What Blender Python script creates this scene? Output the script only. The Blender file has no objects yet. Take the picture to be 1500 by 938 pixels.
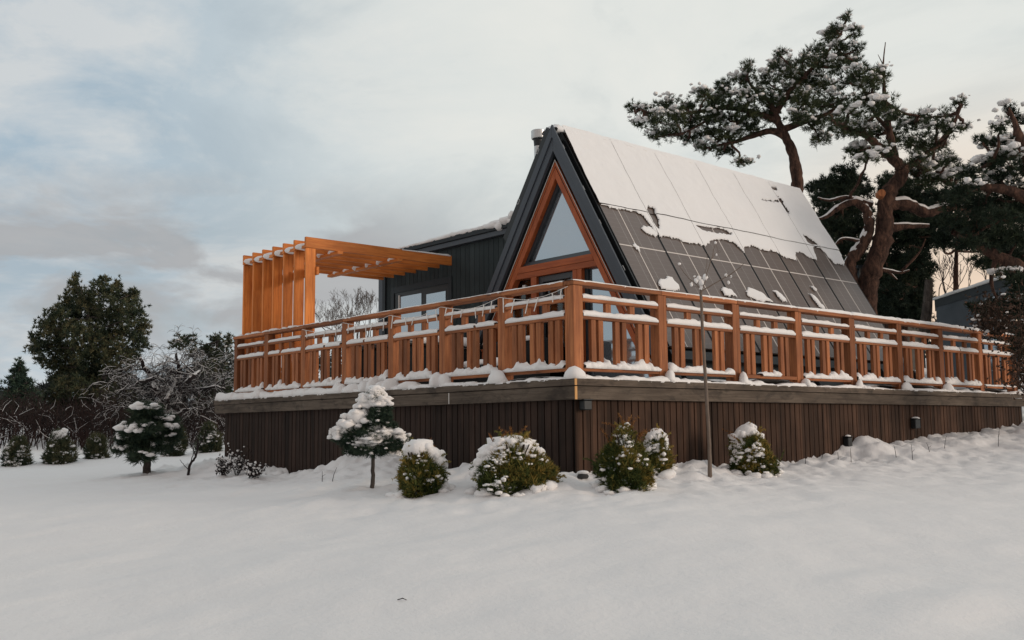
import bpy, bmesh, math, random
import numpy as np
from mathutils import Vector, Matrix
PI = math.pi
R = math.radians
random.seed(7)
RNG = np.random.default_rng(11)
S = bpy.context.scene
COL = S.collection

# ------------------------------------------------------------------ camera
CAM = np.array([-7.3403, -7.4316, -0.5047]); FPX = 1458.36
yaw, pitch, roll = 0.8539873, 0.1081253, -0.0098919
FW = np.array([math.cos(yaw)*math.cos(pitch), math.sin(yaw)*math.cos(pitch), math.sin(pitch)])
r0 = np.array([math.sin(yaw), -math.cos(yaw), 0.0]); u0 = np.cross(r0, FW)
RT = r0*math.cos(roll)+u0*math.sin(roll); UP = -r0*math.sin(roll)+u0*math.cos(roll)
cd = bpy.data.cameras.new('camera'); cam = bpy.data.objects.new('camera', cd); COL.objects.link(cam)
M = Matrix(((RT[0], UP[0], -FW[0], CAM[0]), (RT[1], UP[1], -FW[1], CAM[1]), (RT[2], UP[2], -FW[2], CAM[2]), (0, 0, 0, 1)))
cam.matrix_world = M
cd.sensor_width = 36; cd.lens = FPX/1500*36; cd.clip_start = 0.1; cd.clip_end = 3000
S.camera = cam

# ------------------------------------------------------------------ world, sun, exposure
SUN_EL, SUN_AZ = R(13), R(-60)            # azimuth measured from +X, counter-clockwise
W = bpy.data.worlds.new('World'); S.world = W; W.use_nodes = True
nt = W.node_tree; nt.nodes.clear()
def N(t, typ, **k):
    n = t.nodes.new(typ)
    for a, b in k.items(): setattr(n, a, b)
    return n
def ramp(t, inp, stops, interp='LINEAR'):
    n = N(t, 'ShaderNodeValToRGB'); n.color_ramp.interpolation = interp
    e = n.color_ramp.elements
    while len(e) > 1: e.remove(e[-1])
    e[0].position = stops[0][0]; c = stops[0][1]; e[0].color = (*c, 1) if len(c) == 3 else c
    for p_, c in stops[1:]:
        q = e.new(p_); q.color = (*c, 1)
    t.links.new(inp, n.inputs[0]); return n.outputs[0]
def g(v): return (v, v, v)
def math_(t, op, a, b=None, c=None):
    n = N(t, 'ShaderNodeMath', operation=op)
    for i, x in enumerate((a, b, c)):
        if x is None: continue
        if isinstance(x, (int, float)): n.inputs[i].default_value = x
        else: t.links.new(x, n.inputs[i])
    return n.outputs[0]
def mixc(t, fac, a, b, mode='MIX'):
    n = N(t, 'ShaderNodeMix', data_type='RGBA', blend_type=mode)
    for s, x in ((0, fac), (6, a), (7, b)):
        if isinstance(x, (int, float)): n.inputs[s].default_value = x
        elif isinstance(x, tuple): n.inputs[s].default_value = (*x, 1) if len(x) == 3 else x
        else: t.links.new(x, n.inputs[s])
    return n.outputs[2]
tc = N(nt, 'ShaderNodeTexCoord'); sky = N(nt, 'ShaderNodeTexSky', sky_type='NISHITA')
sky.sun_disc = False; sky.sun_elevation = SUN_EL; sky.sun_rotation = PI/2-SUN_AZ; sky.air_density = 1.0; sky.dust_density = 1.5
sep = N(nt, 'ShaderNodeSeparateXYZ'); nt.links.new(tc.outputs['Generated'], sep.inputs[0])
zc = math_(nt, 'MAXIMUM', sep.outputs[2], 0.0)
den = math_(nt, 'ADD', zc, 0.22)
cx = math_(nt, 'DIVIDE', sep.outputs[0], den); cy = math_(nt, 'DIVIDE', sep.outputs[1], den)
comb = N(nt, 'ShaderNodeCombineXYZ'); nt.links.new(cx, comb.inputs[0]); nt.links.new(cy, comb.inputs[1])
def noise(t, vec, scale, detail=5, rough=.55, dist=0.0, off=None):
    n = N(t, 'ShaderNodeTexNoise'); n.inputs['Scale'].default_value = scale; n.inputs['Detail'].default_value = detail
    n.inputs['Roughness'].default_value = rough; n.inputs['Distortion'].default_value = dist
    if off:
        m = N(t, 'ShaderNodeMapping'); m.inputs['Location'].default_value = off; t.links.new(vec, m.inputs[0]); vec = m.outputs[0]
    t.links.new(vec, n.inputs['Vector']); return n.outputs['Fac']
def dotdir(t, vec, d):
    n = N(t, 'ShaderNodeVectorMath', operation='DOT_PRODUCT'); t.links.new(vec, n.inputs[0])
    d = np.array(d)/np.linalg.norm(d); n.inputs[1].default_value = tuple(d); return n.outputs['Value']
def pixdir(u, v): return FW+RT*(u-750)/FPX+UP*(469-v)/FPX
def lobe(u, v, half):                       # 1 at a direction of the sky, falling to 0 at `half` degrees away
    d = dotdir(nt, tc.outputs['Generated'], pixdir(u, v))
    n = N(nt, 'ShaderNodeMapRange', interpolation_type='SMOOTHSTEP'); nt.links.new(d, n.inputs[0])
    n.inputs[1].default_value = math.cos(R(half)); n.inputs[2].default_value = 1.0; return n.outputs[0]
n1 = noise(nt, comb.outputs[0], 1.6, 7, .6, .5, (3.1, 1.7, 0))
n2 = noise(nt, comb.outputs[0], 4.2, 7, .62, .4, (8.1, 4.4, 2))
nw = math_(nt, 'ADD', math_(nt, 'MULTIPLY', n1, .6), math_(nt, 'MULTIPLY', n2, .4))
tl = lobe(60, -40, 34)
cl = mixc(nt, tl, (.69, .785, .82), (.43, .545, .64))
cl = mixc(nt, ramp(nt, nw, [(.45, g(0)), (.60, g(.75))]), cl, (.76, .77, .765))
brt = lobe(1150, 150, 40)
cl = mixc(nt, math_(nt, 'MULTIPLY', brt, .92), cl, mixc(nt, ramp(nt, n1, [(.35, g(0)), (.65, g(1))]), (.80, .83, .80), (.90, .905, .855)))
# a low bank of grey cloud on the left, with brighter gaps
mp = N(nt, 'ShaderNodeMapping'); mp.inputs['Scale'].default_value = (6, 6, 17); nt.links.new(tc.outputs['Generated'], mp.inputs[0])
n3 = noise(nt, mp.outputs[0], 1.0, 6, .55, .4)
band = ramp(nt, sep.outputs[2], [(.0, g(.35)), (.07, g(.25)), (.11, g(.75)), (.165, g(1)), (.21, g(.5)), (.25, g(0))])
left = lobe(130, 370, 27)
bk = math_(nt, 'MULTIPLY', math_(nt, 'MULTIPLY', band, left), ramp(nt, n3, [(.38, g(.15)), (.56, g(1.0))]))
bk = math_(nt, 'MINIMUM', math_(nt, 'MULTIPLY', bk, 1.6), .9)
cl = mixc(nt, bk, cl, mixc(nt, n3, (.37, .38, .40), (.54, .545, .55)))
gl0 = lobe(1500, 470, 17); lowz = ramp(nt, sep.outputs[2], [(.0, g(1)), (.20, g(.55)), (.34, g(0))])
gl = math_(nt, 'MULTIPLY', gl0, lowz)
cl = mixc(nt, gl, cl, (1.0, .70, .47))
# unseen sky behind the viewer, dulled and tinted pink to dim and warm the snow
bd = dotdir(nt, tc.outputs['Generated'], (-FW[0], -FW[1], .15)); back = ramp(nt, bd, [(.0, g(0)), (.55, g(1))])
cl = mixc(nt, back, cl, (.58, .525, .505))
# thin breaks where the clear sky shows
brk = ramp(nt, n1, [(.30, g(.55)), (.50, g(.0))])
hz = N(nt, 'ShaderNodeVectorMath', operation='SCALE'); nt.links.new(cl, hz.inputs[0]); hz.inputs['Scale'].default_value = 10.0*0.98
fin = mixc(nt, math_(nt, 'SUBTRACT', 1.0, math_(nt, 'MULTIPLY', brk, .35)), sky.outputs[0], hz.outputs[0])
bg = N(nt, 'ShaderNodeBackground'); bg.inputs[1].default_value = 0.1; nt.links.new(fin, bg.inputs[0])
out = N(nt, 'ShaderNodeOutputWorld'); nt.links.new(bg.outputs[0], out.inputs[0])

sd = bpy.data.lights.new('sun', 'SUN'); sd.energy = 1.55; sd.angle = R(16); sd.color = (1.0, .83, .68)
sun = bpy.data.objects.new('sun', sd); COL.objects.link(sun)
dirv = Vector((math.cos(SUN_AZ)*math.cos(SUN_EL), math.sin(SUN_AZ)*math.cos(SUN_EL), math.sin(SUN_EL)))
sun.rotation_euler = dirv.to_track_quat('Z', 'Y').to_euler(); sun.location = dirv*60
S.view_settings.view_transform = 'Standard'; S.view_settings.look = 'None'
S.view_settings.exposure = -0.12; S.view_settings.gamma = 1.0; S.view_settings.use_curve_mapping = False
S.render.engine = 'CYCLES'; S.cycles.max_bounces = 5; S.cycles.diffuse_bounces = 3; S.cycles.glossy_bounces = 3
S.cycles.transparent_max_bounces = 8; S.cycles.use_adaptive_sampling = True

# ------------------------------------------------------------------ materials
MATS = {}
def mat(name, rough=.8, spec=.3):
    m = bpy.data.materials.new(name); m.use_nodes = True; t = m.node_tree
    b = t.nodes['Principled BSDF']; b.inputs['Roughness'].default_value = rough
    b.inputs['Specular IOR Level'].default_value = spec; MATS[name] = m
    return m, t, b
def bump(t, b, h, strength=.3, dist=.01):
    n = N(t, 'ShaderNodeBump'); n.inputs['Strength'].default_value = strength; n.inputs['Distance'].default_value = dist
    t.links.new(h, n.inputs['Height']); t.links.new(n.outputs[0], b.inputs['Normal'])
def obvec(t, scale=(1, 1, 1), world=False):
    c = N(t, 'ShaderNodeTexCoord'); m = N(t, 'ShaderNodeMapping'); m.inputs['Scale'].default_value = scale
    t.links.new(c.outputs['Object'], m.inputs[0]); return m.outputs[0]
def wood(name, axis, c0, c1, c2, rnd=.25, rough=.7, knots=True):
    m, t, b = mat(name, rough, .25)
    sc = {'x': (1.2, 22, 22), 'y': (22, 1.2, 22), 'z': (22, 22, 1.2)}[axis]
    sc2 = {'x': (3, 9, 9), 'y': (9, 3, 9), 'z': (9, 9, 3)}[axis]
    v = obvec(t, sc); v2 = obvec(t, sc2)
    a = noise(t, v, 1.6, 6, .65, .6); bl = noise(t, v2, .35, 4, .6)
    oi = N(t, 'ShaderNodeObjectInfo')
    col = ramp(t, a, [(.30, c0), (.5, c1), (.72, c2)])
    col = mixc(t, math_(t, 'MULTIPLY', ramp(t, bl, [(.42, g(0)), (.66, g(1))]), .45), col, tuple(x*.5 for x in c0))
    if knots:
        k = noise(t, v2, .9, 2, .5)
        col = mixc(t, ramp(t, k, [(.70, g(0)), (.76, g(.8))]), col, tuple(x*.35 for x in c0))
    hsv = N(t, 'ShaderNodeHueSaturation'); t.links.new(col, hsv.inputs['Color'])
    mr = math_(t, 'MULTIPLY_ADD', oi.outputs['Random'], rnd*2, 1-rnd); t.links.new(mr, hsv.inputs['Value'])
    t.links.new(hsv.outputs[0], b.inputs['Base Color']); bump(t, b, a, .35, .004)
    return m
for ax in 'xyz':
    wood('rail_wood_'+ax, ax, (.17, .058, .024), (.31, .112, .044), (.43, .17, .066), .32)
    wood('pergola_wood_'+ax, ax, (.46, .135, .032), (.70, .225, .050), (.80, .30, .075), .16, .6, False)
    wood('frame_wood_'+ax, ax, (.27, .062, .020), (.36, .088, .027), (.43, .12, .036), .06, .5, False)
    wood('fascia_wood_'+ax, ax, (.075, .056, .042), (.125, .097, .074), (.175, .14, .108), .12, .85)
for ax in 'xy':
    t = MATS['fascia_wood_'+ax].node_tree; b = t.nodes['Principled BSDF']; l0 = b.inputs['Base Color'].links[0].from_socket
    st_n = noise(t, obvec(t, (2.2, 2.2, 5)), 1.3, 7, .7, .8); ck = noise(t, obvec(t, (1.4, 30, 30) if ax == 'x' else (30, 1.4, 30)), 1.0, 5, .7, 1.2)
    c = mixc(t, ramp(t, st_n, [(.50, g(0)), (.68, g(.75))]), l0, (.030, .024, .020)); c = mixc(t, ramp(t, ck, [(.60, g(0)), (.68, g(.7))]), c, (.020, .016, .013))
    t.links.new(c, b.inputs['Base Color'])
wood('cut_end', 'z', (.55, .28, .10), (.72, .40, .16), (.80, .48, .22), .05, .8, False)
def board_wall(name, c0, c1, pitch, axis, rough=.85, spread=.5):      # painted boards: per-board tone by position
    m, t, b = mat(name, rough, .2)
    c = N(t, 'ShaderNodeTexCoord'); s = N(t, 'ShaderNodeSeparateXYZ'); t.links.new(c.outputs['Object'], s.inputs[0])
    q = math_(t, 'FLOOR', math_(t, 'DIVIDE', s.outputs['XYZ'.index(axis)], pitch))
    wn = N(t, 'ShaderNodeTexWhiteNoise', noise_dimensions='1D'); t.links.new(q, wn.inputs['W'])
    gr = noise(t, obvec(t, (25, 25, 1.2)), 1.5, 6, .65, .5); bl = noise(t, obvec(t, (1, 1, 1)), 1.7, 5, .6)
    f = math_(t, 'ADD', math_(t, 'MULTIPLY', wn.outputs[0], spread), math_(t, 'MULTIPLY', gr, 1-spread))
    col = mixc(t, f, c0, c1)
    col = mixc(t, math_(t, 'MULTIPLY', ramp(t, bl, [(.4, g(0)), (.7, g(1))]), .5), col, tuple(x*.55 for x in c0))
    t.links.new(col, b.inputs['Base Color']); bump(t, b, gr, .3, .004)
    if name.startswith('skirt'):
        dr = noise(t, obvec(t, (9, 9, .7)), 1.0, 5, .65, .3); c2 = mixc(t, ramp(t, dr, [(.46, g(0)), (.66, g(.7))]), col, tuple(x*.45 for x in c0)); t.links.new(c2, b.inputs['Base Color'])
    return m
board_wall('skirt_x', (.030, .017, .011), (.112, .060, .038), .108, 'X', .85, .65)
board_wall('skirt_y_shaded', (.021, .014, .011), (.070, .042, .031), .108, 'Y')  # left skirt, darker copy of the same boards: its shade put into the colour
board_wall('annex_cladding', (.017, .024, .026), (.046, .060, .062), .125, 'Y', .7, .55)
board_wall('shed_cladding', (.060, .073, .085), (.095, .11, .125), .3, 'X', .7, .5)
board_wall('grey_planks', (.12, .105, .09), (.26, .24, .21), .14, 'X')
def plain(name, col, rough=.6, spec=.4, var=.25, scale=6.0, metal=0.0, bmp=.15):
    m, t, b = mat(name, rough, spec)
    a = noise(t, obvec(t), scale, 5, .6)
    c = mixc(t, a, tuple(x*(1-var) for x in col), tuple(min(1, x*(1+var)) for x in col))
    t.links.new(c, b.inputs['Base Color']); b.inputs['Metallic'].default_value = metal
    if bmp: bump(t, b, a, bmp, .004)
    return m
plain('trim_paint', (.052, .062, .076), .5, .4, .12)
plain('trim_dark', (.018, .024, .028), .6, .3, .2)
plain('black_metal', (.010, .012, .013), .45, .4, .2)
plain('sill_metal', (.030, .036, .042), .35, .5, .1)
plain('steel', (.55, .55, .54), .38, .5, .12, 5, .7, .05)
plain('white_trim', (.66, .62, .58), .6, .3, .05)
plain('clip_metal', (.45, .46, .46), .4, .5, .1, 5, .5, 0)
plain('roof_metal', (.014, .020, .021), .5, .4, .2)
plain('dark_fabric', (.015, .017, .018), .9, .2, .3)
plain('interior', (.05, .05, .048), .9, .2, .3)
plain('curtain', (.38, .43, .48), .9, .2, .1, 3)
plain('sapling_bark', (.17, .135, .11), .9, .1, .3, 14)
plain('twig', (.050, .036, .028), .9, .1, .4, 12)
plain('pale_twig', (.10, .085, .078), .9, .1, .3, 6)
plain('dark_twig', (.032, .026, .026), .9, .1, .4, 12)
plain('hedge_twig', (.040, .026, .024), .9, .1, .5, 3)
plain('stone', (.05, .05, .05), .9, .2, .3)
plain('cable_white', (.80, .78, .74), .4, .5, .03)
plain('dead_leaf', (.20, .085, .045), .9, .1, .5, 8)
plain('ice', (.78, .84, .86), .12, .6, .03, 4, 0, 0)
def bark(name, c0, c1, c2):
    m, t, b = mat(name, .95, .1)
    a = noise(t, obvec(t, (1, 1, .45)), 9, 8, .7, .6); d = noise(t, obvec(t, (1, 1, .3)), 28, 5, .7)
    f = math_(t, 'ADD', math_(t, 'MULTIPLY', a, .7), math_(t, 'MULTIPLY', d, .3))
    col = ramp(t, f, [(.36, c0), (.5, c1), (.64, c2)]); t.links.new(col, b.inputs['Base Color']); bump(t, b, f, 1.0, .05)
bark('pine_bark', (.018, .014, .013), (.070, .042, .033), (.17, .092, .064))
bark('grey_bark', (.035, .030, .028), (.075, .064, .056), (.14, .12, .105))
def snowmat(name, scale=1.0, bstr=.35, col=(.83, .815, .80)):
    m, t, b = mat(name, .75, .25)
    a = noise(t, obvec(t), 5*scale, 6, .6); f = noise(t, obvec(t), 38*scale, 5, .7)
    c = mixc(t, a, tuple(x*.95 for x in col), col); t.links.new(c, b.inputs['Base Color'])
    bump(t, b, math_(t, 'ADD', a, math_(t, 'MULTIPLY', f, .35)), bstr, .03)
snowmat('snow'); snowmat('snow_ground', .5, .55, (.80, .785, .775)); snowmat('snow_roof', .7, .14, (.80, .805, .805))
def foliage(name, c0, c1, c2):
    m, t, b = mat(name, .75, .2)
    at_ = N(t, 'ShaderNodeAttribute', attribute_name='tone')
    col = ramp(t, at_.outputs['Fac'], [(0, c0), (.5, c1), (1, c2)]); t.links.new(col, b.inputs['Base Color'])
foliage('pine_needles', (.022, .035, .018), (.045, .062, .030), (.085, .095, .040))
foliage('dark_needles', (.010, .020, .013), (.022, .036, .021), (.045, .058, .030))
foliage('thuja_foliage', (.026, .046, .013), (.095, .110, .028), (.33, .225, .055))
foliage('blue_needles', (.020, .040, .030), (.040, .065, .042), (.075, .095, .055))
foliage('conifer_foliage', (.026, .042, .028), (.060, .075, .040), (.14, .125, .065))
foliage('brown_tips', (.10, .045, .018), (.22, .095, .03), (.34, .17, .05))
foliage('rust_leaves', (.026, .022, .016), (.062, .038, .026), (.15, .085, .06))
# solar glass: dark cells under glass with fine pale grid lines, by panel UV (metres)
m, t, b = mat('solar_cells', .33, .75)
uv = N(t, 'ShaderNodeTexCoord'); su = N(t, 'ShaderNodeSeparateXYZ'); t.links.new(uv.outputs['UV'], su.inputs[0])
def lines(coord, period, width):
    f = math_(t, 'FRACT', math_(t, 'DIVIDE', coord, period)); d = math_(t, 'ABSOLUTE', math_(t, 'SUBTRACT', f, .5))
    return math_(t, 'GREATER_THAN', d, .5-width/period/2)
lx = lines(su.outputs[0], .258, .009); ly = lines(su.outputs[1], .0865, .0055)
vary = noise(t, obvec(t), 1.1, 3, .5)
base = mixc(t, vary, (.092, .064, .050), (.118, .086, .068))
base = mixc(t, math_(t, 'MULTIPLY', lx, .55), base, (.34, .32, .31)); base = mixc(t, math_(t, 'MULTIPLY', ly, .16), base, (.34, .32, .31))
t.links.new(base, b.inputs['Base Color'])
# window glass: coated pane, dark behind, mirror of the sky in front
def glass(name, col, gl_):
    m, t, b = mat(name, .04, 1.0); b.inputs['Base Color'].default_value = (*col, 1); b.inputs['Metallic'].default_value = gl_
glass('sky_glass', (.40, .44, .48), .8); glass('dark_glass', (.06, .075, .085), .35)
m = bpy.data.materials.new('clear_glass'); m.use_nodes = True; t = m.node_tree; t.nodes.clear(); MATS['clear_glass'] = m
o_ = N(t, 'ShaderNodeOutputMaterial'); mx = N(t, 'ShaderNodeMixShader'); tr = N(t, 'ShaderNodeBsdfTransparent'); gg = N(t, 'ShaderNodeBsdfGlossy')
tr.inputs[0].default_value = (.62, .68, .70, 1); gg.inputs['Roughness'].default_value = .03; fr = N(t, 'ShaderNodeFresnel'); fr.inputs[0].default_value = 1.75
t.links.new(fr.outputs[0], mx.inputs[0]); t.links.new(tr.outputs[0], mx.inputs[1]); t.links.new(gg.outputs[0], mx.inputs[2]); t.links.new(mx.outputs[0], o_.inputs[0])

# ------------------------------------------------------------------ numpy noise
def _h(ix, iy, iz, seed):
    n = (ix*374761393 + iy*668265263 + iz*2147483647 + seed*974711) & 0xffffffff
    n = ((n ^ (n >> 13))*1274126177) & 0xffffffff
    return ((n ^ (n >> 16)) & 0xffff)/65535.0
def vnoise(P, scale=1.0, seed=0):
    P = np.asarray(P, float)*scale; i = np.floor(P).astype(np.int64); f = P-i; f = f*f*(3-2*f); r = 0
    for dx in (0, 1):
        for dy in (0, 1):
            for dz in (0, 1):
                w = (f[..., 0] if dx else 1-f[..., 0])*(f[..., 1] if dy else 1-f[..., 1])*(f[..., 2] if dz else 1-f[..., 2])
                r = r+w*_h(i[..., 0]+dx, i[..., 1]+dy, i[..., 2]+dz, seed)
    return r*2-1
def fbm(P, scale=1.0, octv=4, seed=0, gain=.5):
    r = 0; a = 1; s = scale
    for k in range(octv):
        r = r+a*vnoise(P, s, seed+k); a *= gain; s *= 2.03
    return r
def P3(x, y=0., z=0.): return np.stack(np.broadcast_arrays(np.asarray(x, float), y, z), -1)

# ------------------------------------------------------------------ object helpers
def tag(o, label=None, cat=None, group=None, kind=None):
    if label: o['label'] = label
    if cat: o['category'] = cat
    if group: o['group'] = group
    if kind: o['kind'] = kind
    return o
def thing(name, loc, label, cat, group=None):
    o = bpy.data.objects.new(name, None); COL.objects.link(o); o.location = tuple(loc); o.empty_display_size = .2
    return tag(o, label, cat, group)
def parent_to(o, parent):
    o.parent = parent; T = Vector(parent.location) if parent.parent is None else Vector((0, 0, 0))
    o.matrix_parent_inverse = Matrix.Translation(-T)
def link(name, me, material, parent=None, smooth=False, label=None):
    o = bpy.data.objects.new(name, me); COL.objects.link(o)
    ms = material if isinstance(material, (list, tuple)) else [material]
    for x in ms: me.materials.append(MATS[x])
    if parent: parent_to(o, parent)
    if smooth: me.polygons.foreach_set('use_smooth', [True]*len(me.polygons))
    if label: o['label'] = label
    return o
def npmesh(name, V, F, material, parent=None, smooth=False, tone=None, mi=None, label=None):
    me = bpy.data.meshes.new(name); V = np.asarray(V, np.float32); F = np.asarray(F, np.int32); k = F.shape[1]
    me.vertices.add(len(V)); me.vertices.foreach_set('co', V.ravel())
    me.loops.add(F.size); me.loops.foreach_set('vertex_index', F.ravel())
    me.polygons.add(len(F)); me.polygons.foreach_set('loop_start', np.arange(len(F), dtype=np.int32)*k)
    try: me.polygons.foreach_set('loop_total', np.full(len(F), k, np.int32))
    except Exception: pass
    if mi is not None: me.polygons.foreach_set('material_index', np.asarray(mi, np.int32))
    me.update(calc_edges=True)
    if tone is not None:
        a = me.attributes.new('tone', 'FLOAT', 'POINT'); a.data.foreach_set('value', np.asarray(tone, np.float32))
    return link(name, me, material, parent, smooth, label)
class MB:
    def __init__(s): s.v = []; s.f = []
    def add(s, v, f):
        o = len(s.v); s.v += [tuple(x) for x in v]; s.f += [tuple(i+o for i in q) for q in f]; return s
    def box(s, x0, x1, y0, y1, z0, z1):
        return s.add([(x0, y0, z0), (x1, y0, z0), (x1, y1, z0), (x0, y1, z0), (x0, y0, z1), (x1, y0, z1), (x1, y1, z1), (x0, y1, z1)],
                     [(0, 3, 2, 1), (4, 5, 6, 7), (0, 1, 5, 4), (1, 2, 6, 5), (2, 3, 7, 6), (3, 0, 4, 7)])
    def prism(s, poly, d):                   # planar 3D polygon swept by vector d
        n = len(poly); a = [Vector(p_) for p_ in poly]; b_ = [p_+Vector(d) for p_ in a]
        return s.add([tuple(x) for x in a+b_], [tuple(range(n))[::-1], tuple(range(n, 2*n))]+[(i, (i+1) % n, n+(i+1) % n, n+i) for i in range(n)])
    def tube(s, pts, rad, k=6, cap=True):
        v, f = tube_np(pts, rad, k); o = len(s.v); s.v += [tuple(x) for x in v]; s.f += [tuple(int(i)+o for i in q) for q in f]
        if cap:
            s.f.append(tuple(o+i for i in range(k))[::-1]); s.f.append(tuple(len(s.v)-k+i for i in range(k)))
        return s
    def build(s, name, material, parent=None, bevel=0., smooth=False, label=None):
        me = bpy.data.meshes.new(name); me.from_pydata(s.v, [], s.f)
        bm = bmesh.new(); bm.from_mesh(me); bmesh.ops.recalc_face_normals(bm, faces=bm.faces); bm.to_mesh(me); bm.free()
        o = link(name, me, material, parent, smooth, label)
        if bevel:
            b_ = o.modifiers.new('bevel', 'BEVEL'); b_.width = bevel; b_.segments = 1; b_.limit_method = 'ANGLE'
        return o
def tube_np(pts, rad, k=6):
    P = np.asarray(pts, float); n = len(P); rad = np.broadcast_to(np.asarray(rad, float), (n,))
    T = np.gradient(P, axis=0); T /= np.linalg.norm(T, axis=1)[:, None]+1e-9
    ref = np.array([0, 0, 1.]) if abs(T[:, 2]).mean() < .8 else np.array([1., 0, 0])
    A = np.cross(T, ref); A /= np.linalg.norm(A, axis=1)[:, None]+1e-9; B = np.cross(T, A)
    an = np.arange(k)*2*PI/k
    V = P[:, None, :]+rad[:, None, None]*(np.cos(an)[None, :, None]*A[:, None, :]+np.sin(an)[None, :, None]*B[:, None, :])
    i = np.arange(n-1)[:, None]*k; j = np.arange(k)[None, :]; j2 = (j+1) % k
    F = np.stack([i+j, i+j2, i+k+j2, i+k+j], -1).reshape(-1, 4)
    return V.reshape(-1, 3), F
class TB:                                    # numpy collector for tubes (quads)
    def __init__(s): s.V = []; s.F = []; s.n = 0
    def add(s, v, f): s.V.append(v); s.F.append(f+s.n); s.n += len(v)
    def tube(s, pts, rad, k=4): s.add(*tube_np(pts, rad, k))
    def build(s, name, material, parent=None, smooth=True):
        if not s.V: return None
        return npmesh(name, np.concatenate(s.V), np.concatenate(s.F), material, parent, smooth)
def at(u, v, d):                             # the point of the place seen in that direction, d metres deep
    return CAM+d*(FW+RT*(u-750)/FPX+UP*(469-v)/FPX)

# ------------------------------------------------------------------ terrain
CP = [(-7.34, -7.43, -1.85), (-5.0, -5.2, -1.66), (-2.5, -2.5, -1.33), (-.15, -.15, -1.045), (-.1, 2.8, -1.05), (-.1, 5.5, -1.09), (-.1, 8.3, -1.15),
      (2.9, -.1, -1.05), (4.1, -.1, -1.0), (6.3, -.1, -.84), (8.6, -.1, -.70), (10.8, -.1, -.56), (-3, 2, -1.3), (3, -3.5, -1.25), (8, -3, -1.0), (13, -1.5, -.45), (12, -4, -.75),
      (14, 1, -.15), (14, 5, .35), (18, 8, 1.0), (22, 14, 1.6), (6, 14, -.7), (3, 11, -1.0), (14, 14, .3), (30, 30, 1.2), (40, 5, 1.5), (25, -5, .2), (10, 30, -.3)]
for u, v, d in [(100, 690, 20), (100, 668, 26), (255, 662, 28), (20, 672, 26), (100, 652, 34), (255, 648, 36), (-400, 700, 20), (-400, 655, 36), (100, 618, 55), (255, 615, 60), (-300, 622, 60), (330, 612, 60), (60, 600, 110), (-500, 600, 120), (400, 600, 110)]:
    CP.append(tuple(at(u, v, d)))
CP += [(-20, -10, -2.3), (-10, -20, -2.3), (10, -15, -1.5), (-15, 5, -1.9)]
CPa = np.array(CP)
def _U(r): return r*r*np.log(r+1e-9)
_n = len(CPa); _K = _U(np.linalg.norm(CPa[:, None, :2]-CPa[None, :, :2], axis=2))+np.eye(_n)*.15
_Pm = np.c_[np.ones(_n), CPa[:, :2]]; _A = np.block([[_K, _Pm], [_Pm.T, np.zeros((3, 3))]])
_w = np.linalg.solve(_A, np.r_[CPa[:, 2], 0, 0, 0])
def terrain(x, y):
    x = np.asarray(x, float); y = np.asarray(y, float); r = np.sqrt((x[..., None]-CPa[:, 0])**2+(y[..., None]-CPa[:, 1])**2)
    z = _U(r)@_w[:_n]+_w[_n]+_w[_n+1]*x+_w[_n+2]*y
    far = np.clip((np.hypot(x, y)-90)/120, 0, 1); z = z*(1-far)+.6*far; z = np.clip(z, -4, 5)
    P = P3(x, y)
    # distance outward from the deck's two open faces
    dx = np.maximum(-x, 0); dy = np.maximum(-y, 0); inx = (x > 0); iny = (y > 0)
    d = np.where(inx & iny, 0, np.hypot(np.where(x < 0, x, 0), np.where(y < 0, y, 0)))
    d = np.where(y > 9, np.hypot(d, y-9), d)
    d = d+.35*vnoise(P, .8, 5)
    near = np.clip(1-d/1.15, 0, 1)**1.2; mid = np.clip(1-d/3.2, 0, 1)
    lump = np.clip(fbm(P, 3.4, 3, 3, .5), -.4, .55)+.28*np.clip(fbm(P, 8.5, 2, 63, .5), -.2, .6)
    bank = .17*np.clip(vnoise(P, .9, 21)+.2, 0, 1)
    z = z+near*(.075*lump+bank)+mid*.022*fbm(P, 6.5, 3, 9)+np.clip(1.15-d/2.1, 0, 1)*(.045*np.abs(fbm(P, 8, 2, 90))+.03*fbm(P, 4.2, 2, 95))
    prints = np.clip(vnoise(P, 3.1, 40)-.25, 0, 1)*mid*-.10
    z = z+prints+.055*fbm(P, .38, 2, 14)+.012*fbm(P, 1.7, 3, 17)
    gentle = .035*np.exp(-(((x+2.3)/.5)**2+((y+4.9)/.22)**2))+.03*np.exp(-(((x+1.6)/.4)**2+((y+5.5)/.25)**2))-.03*np.exp(-(((x+2.0)/.6)**2+((y+5.25)/.2)**2))+.02*np.clip(vnoise(P*np.array([1, 1.9, 1]), 1.1, 120)-.2, 0, 1)
    return z+gentle
def axis_coords(lo, hi, st, far):
    c = list(np.arange(lo, hi+1e-6, st)); s = st; a = lo; b_ = hi; L = []; H = []
    while b_ < far: s *= 1.12; b_ += s; H.append(b_)
    s = st
    while a > -far: s *= 1.12; a -= s; L.append(a)
    return np.array(L[::-1]+c+H)
gx = axis_coords(-6.0, 13.5, .052, 900); gy = axis_coords(-6.0, 9.5, .052, 900)
GX, GY = np.meshgrid(gx, gy, indexing='ij'); GZ = terrain(GX, GY)
V = np.stack([GX, GY, GZ], -1).reshape(-1, 3); ny = len(gy)
I = (np.arange(len(gx)-1)[:, None]*ny+np.arange(ny-1)[None, :]).ravel()
o = npmesh('snow_ground', V, np.stack([I, I+ny, I+ny+1, I+1], -1), 'snow_ground', None, True)
tag(o, kind='structure')
def hit(u, v):                               # where the ground is seen in that direction
    d = pixdir(u, v); t_ = 3.0
    for _ in range(4000):
        p_ = CAM+d*t_
        if p_[2] <= float(terrain(p_[0], p_[1])): break
        t_ += .03
    return CAM+d*t_, t_

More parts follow.
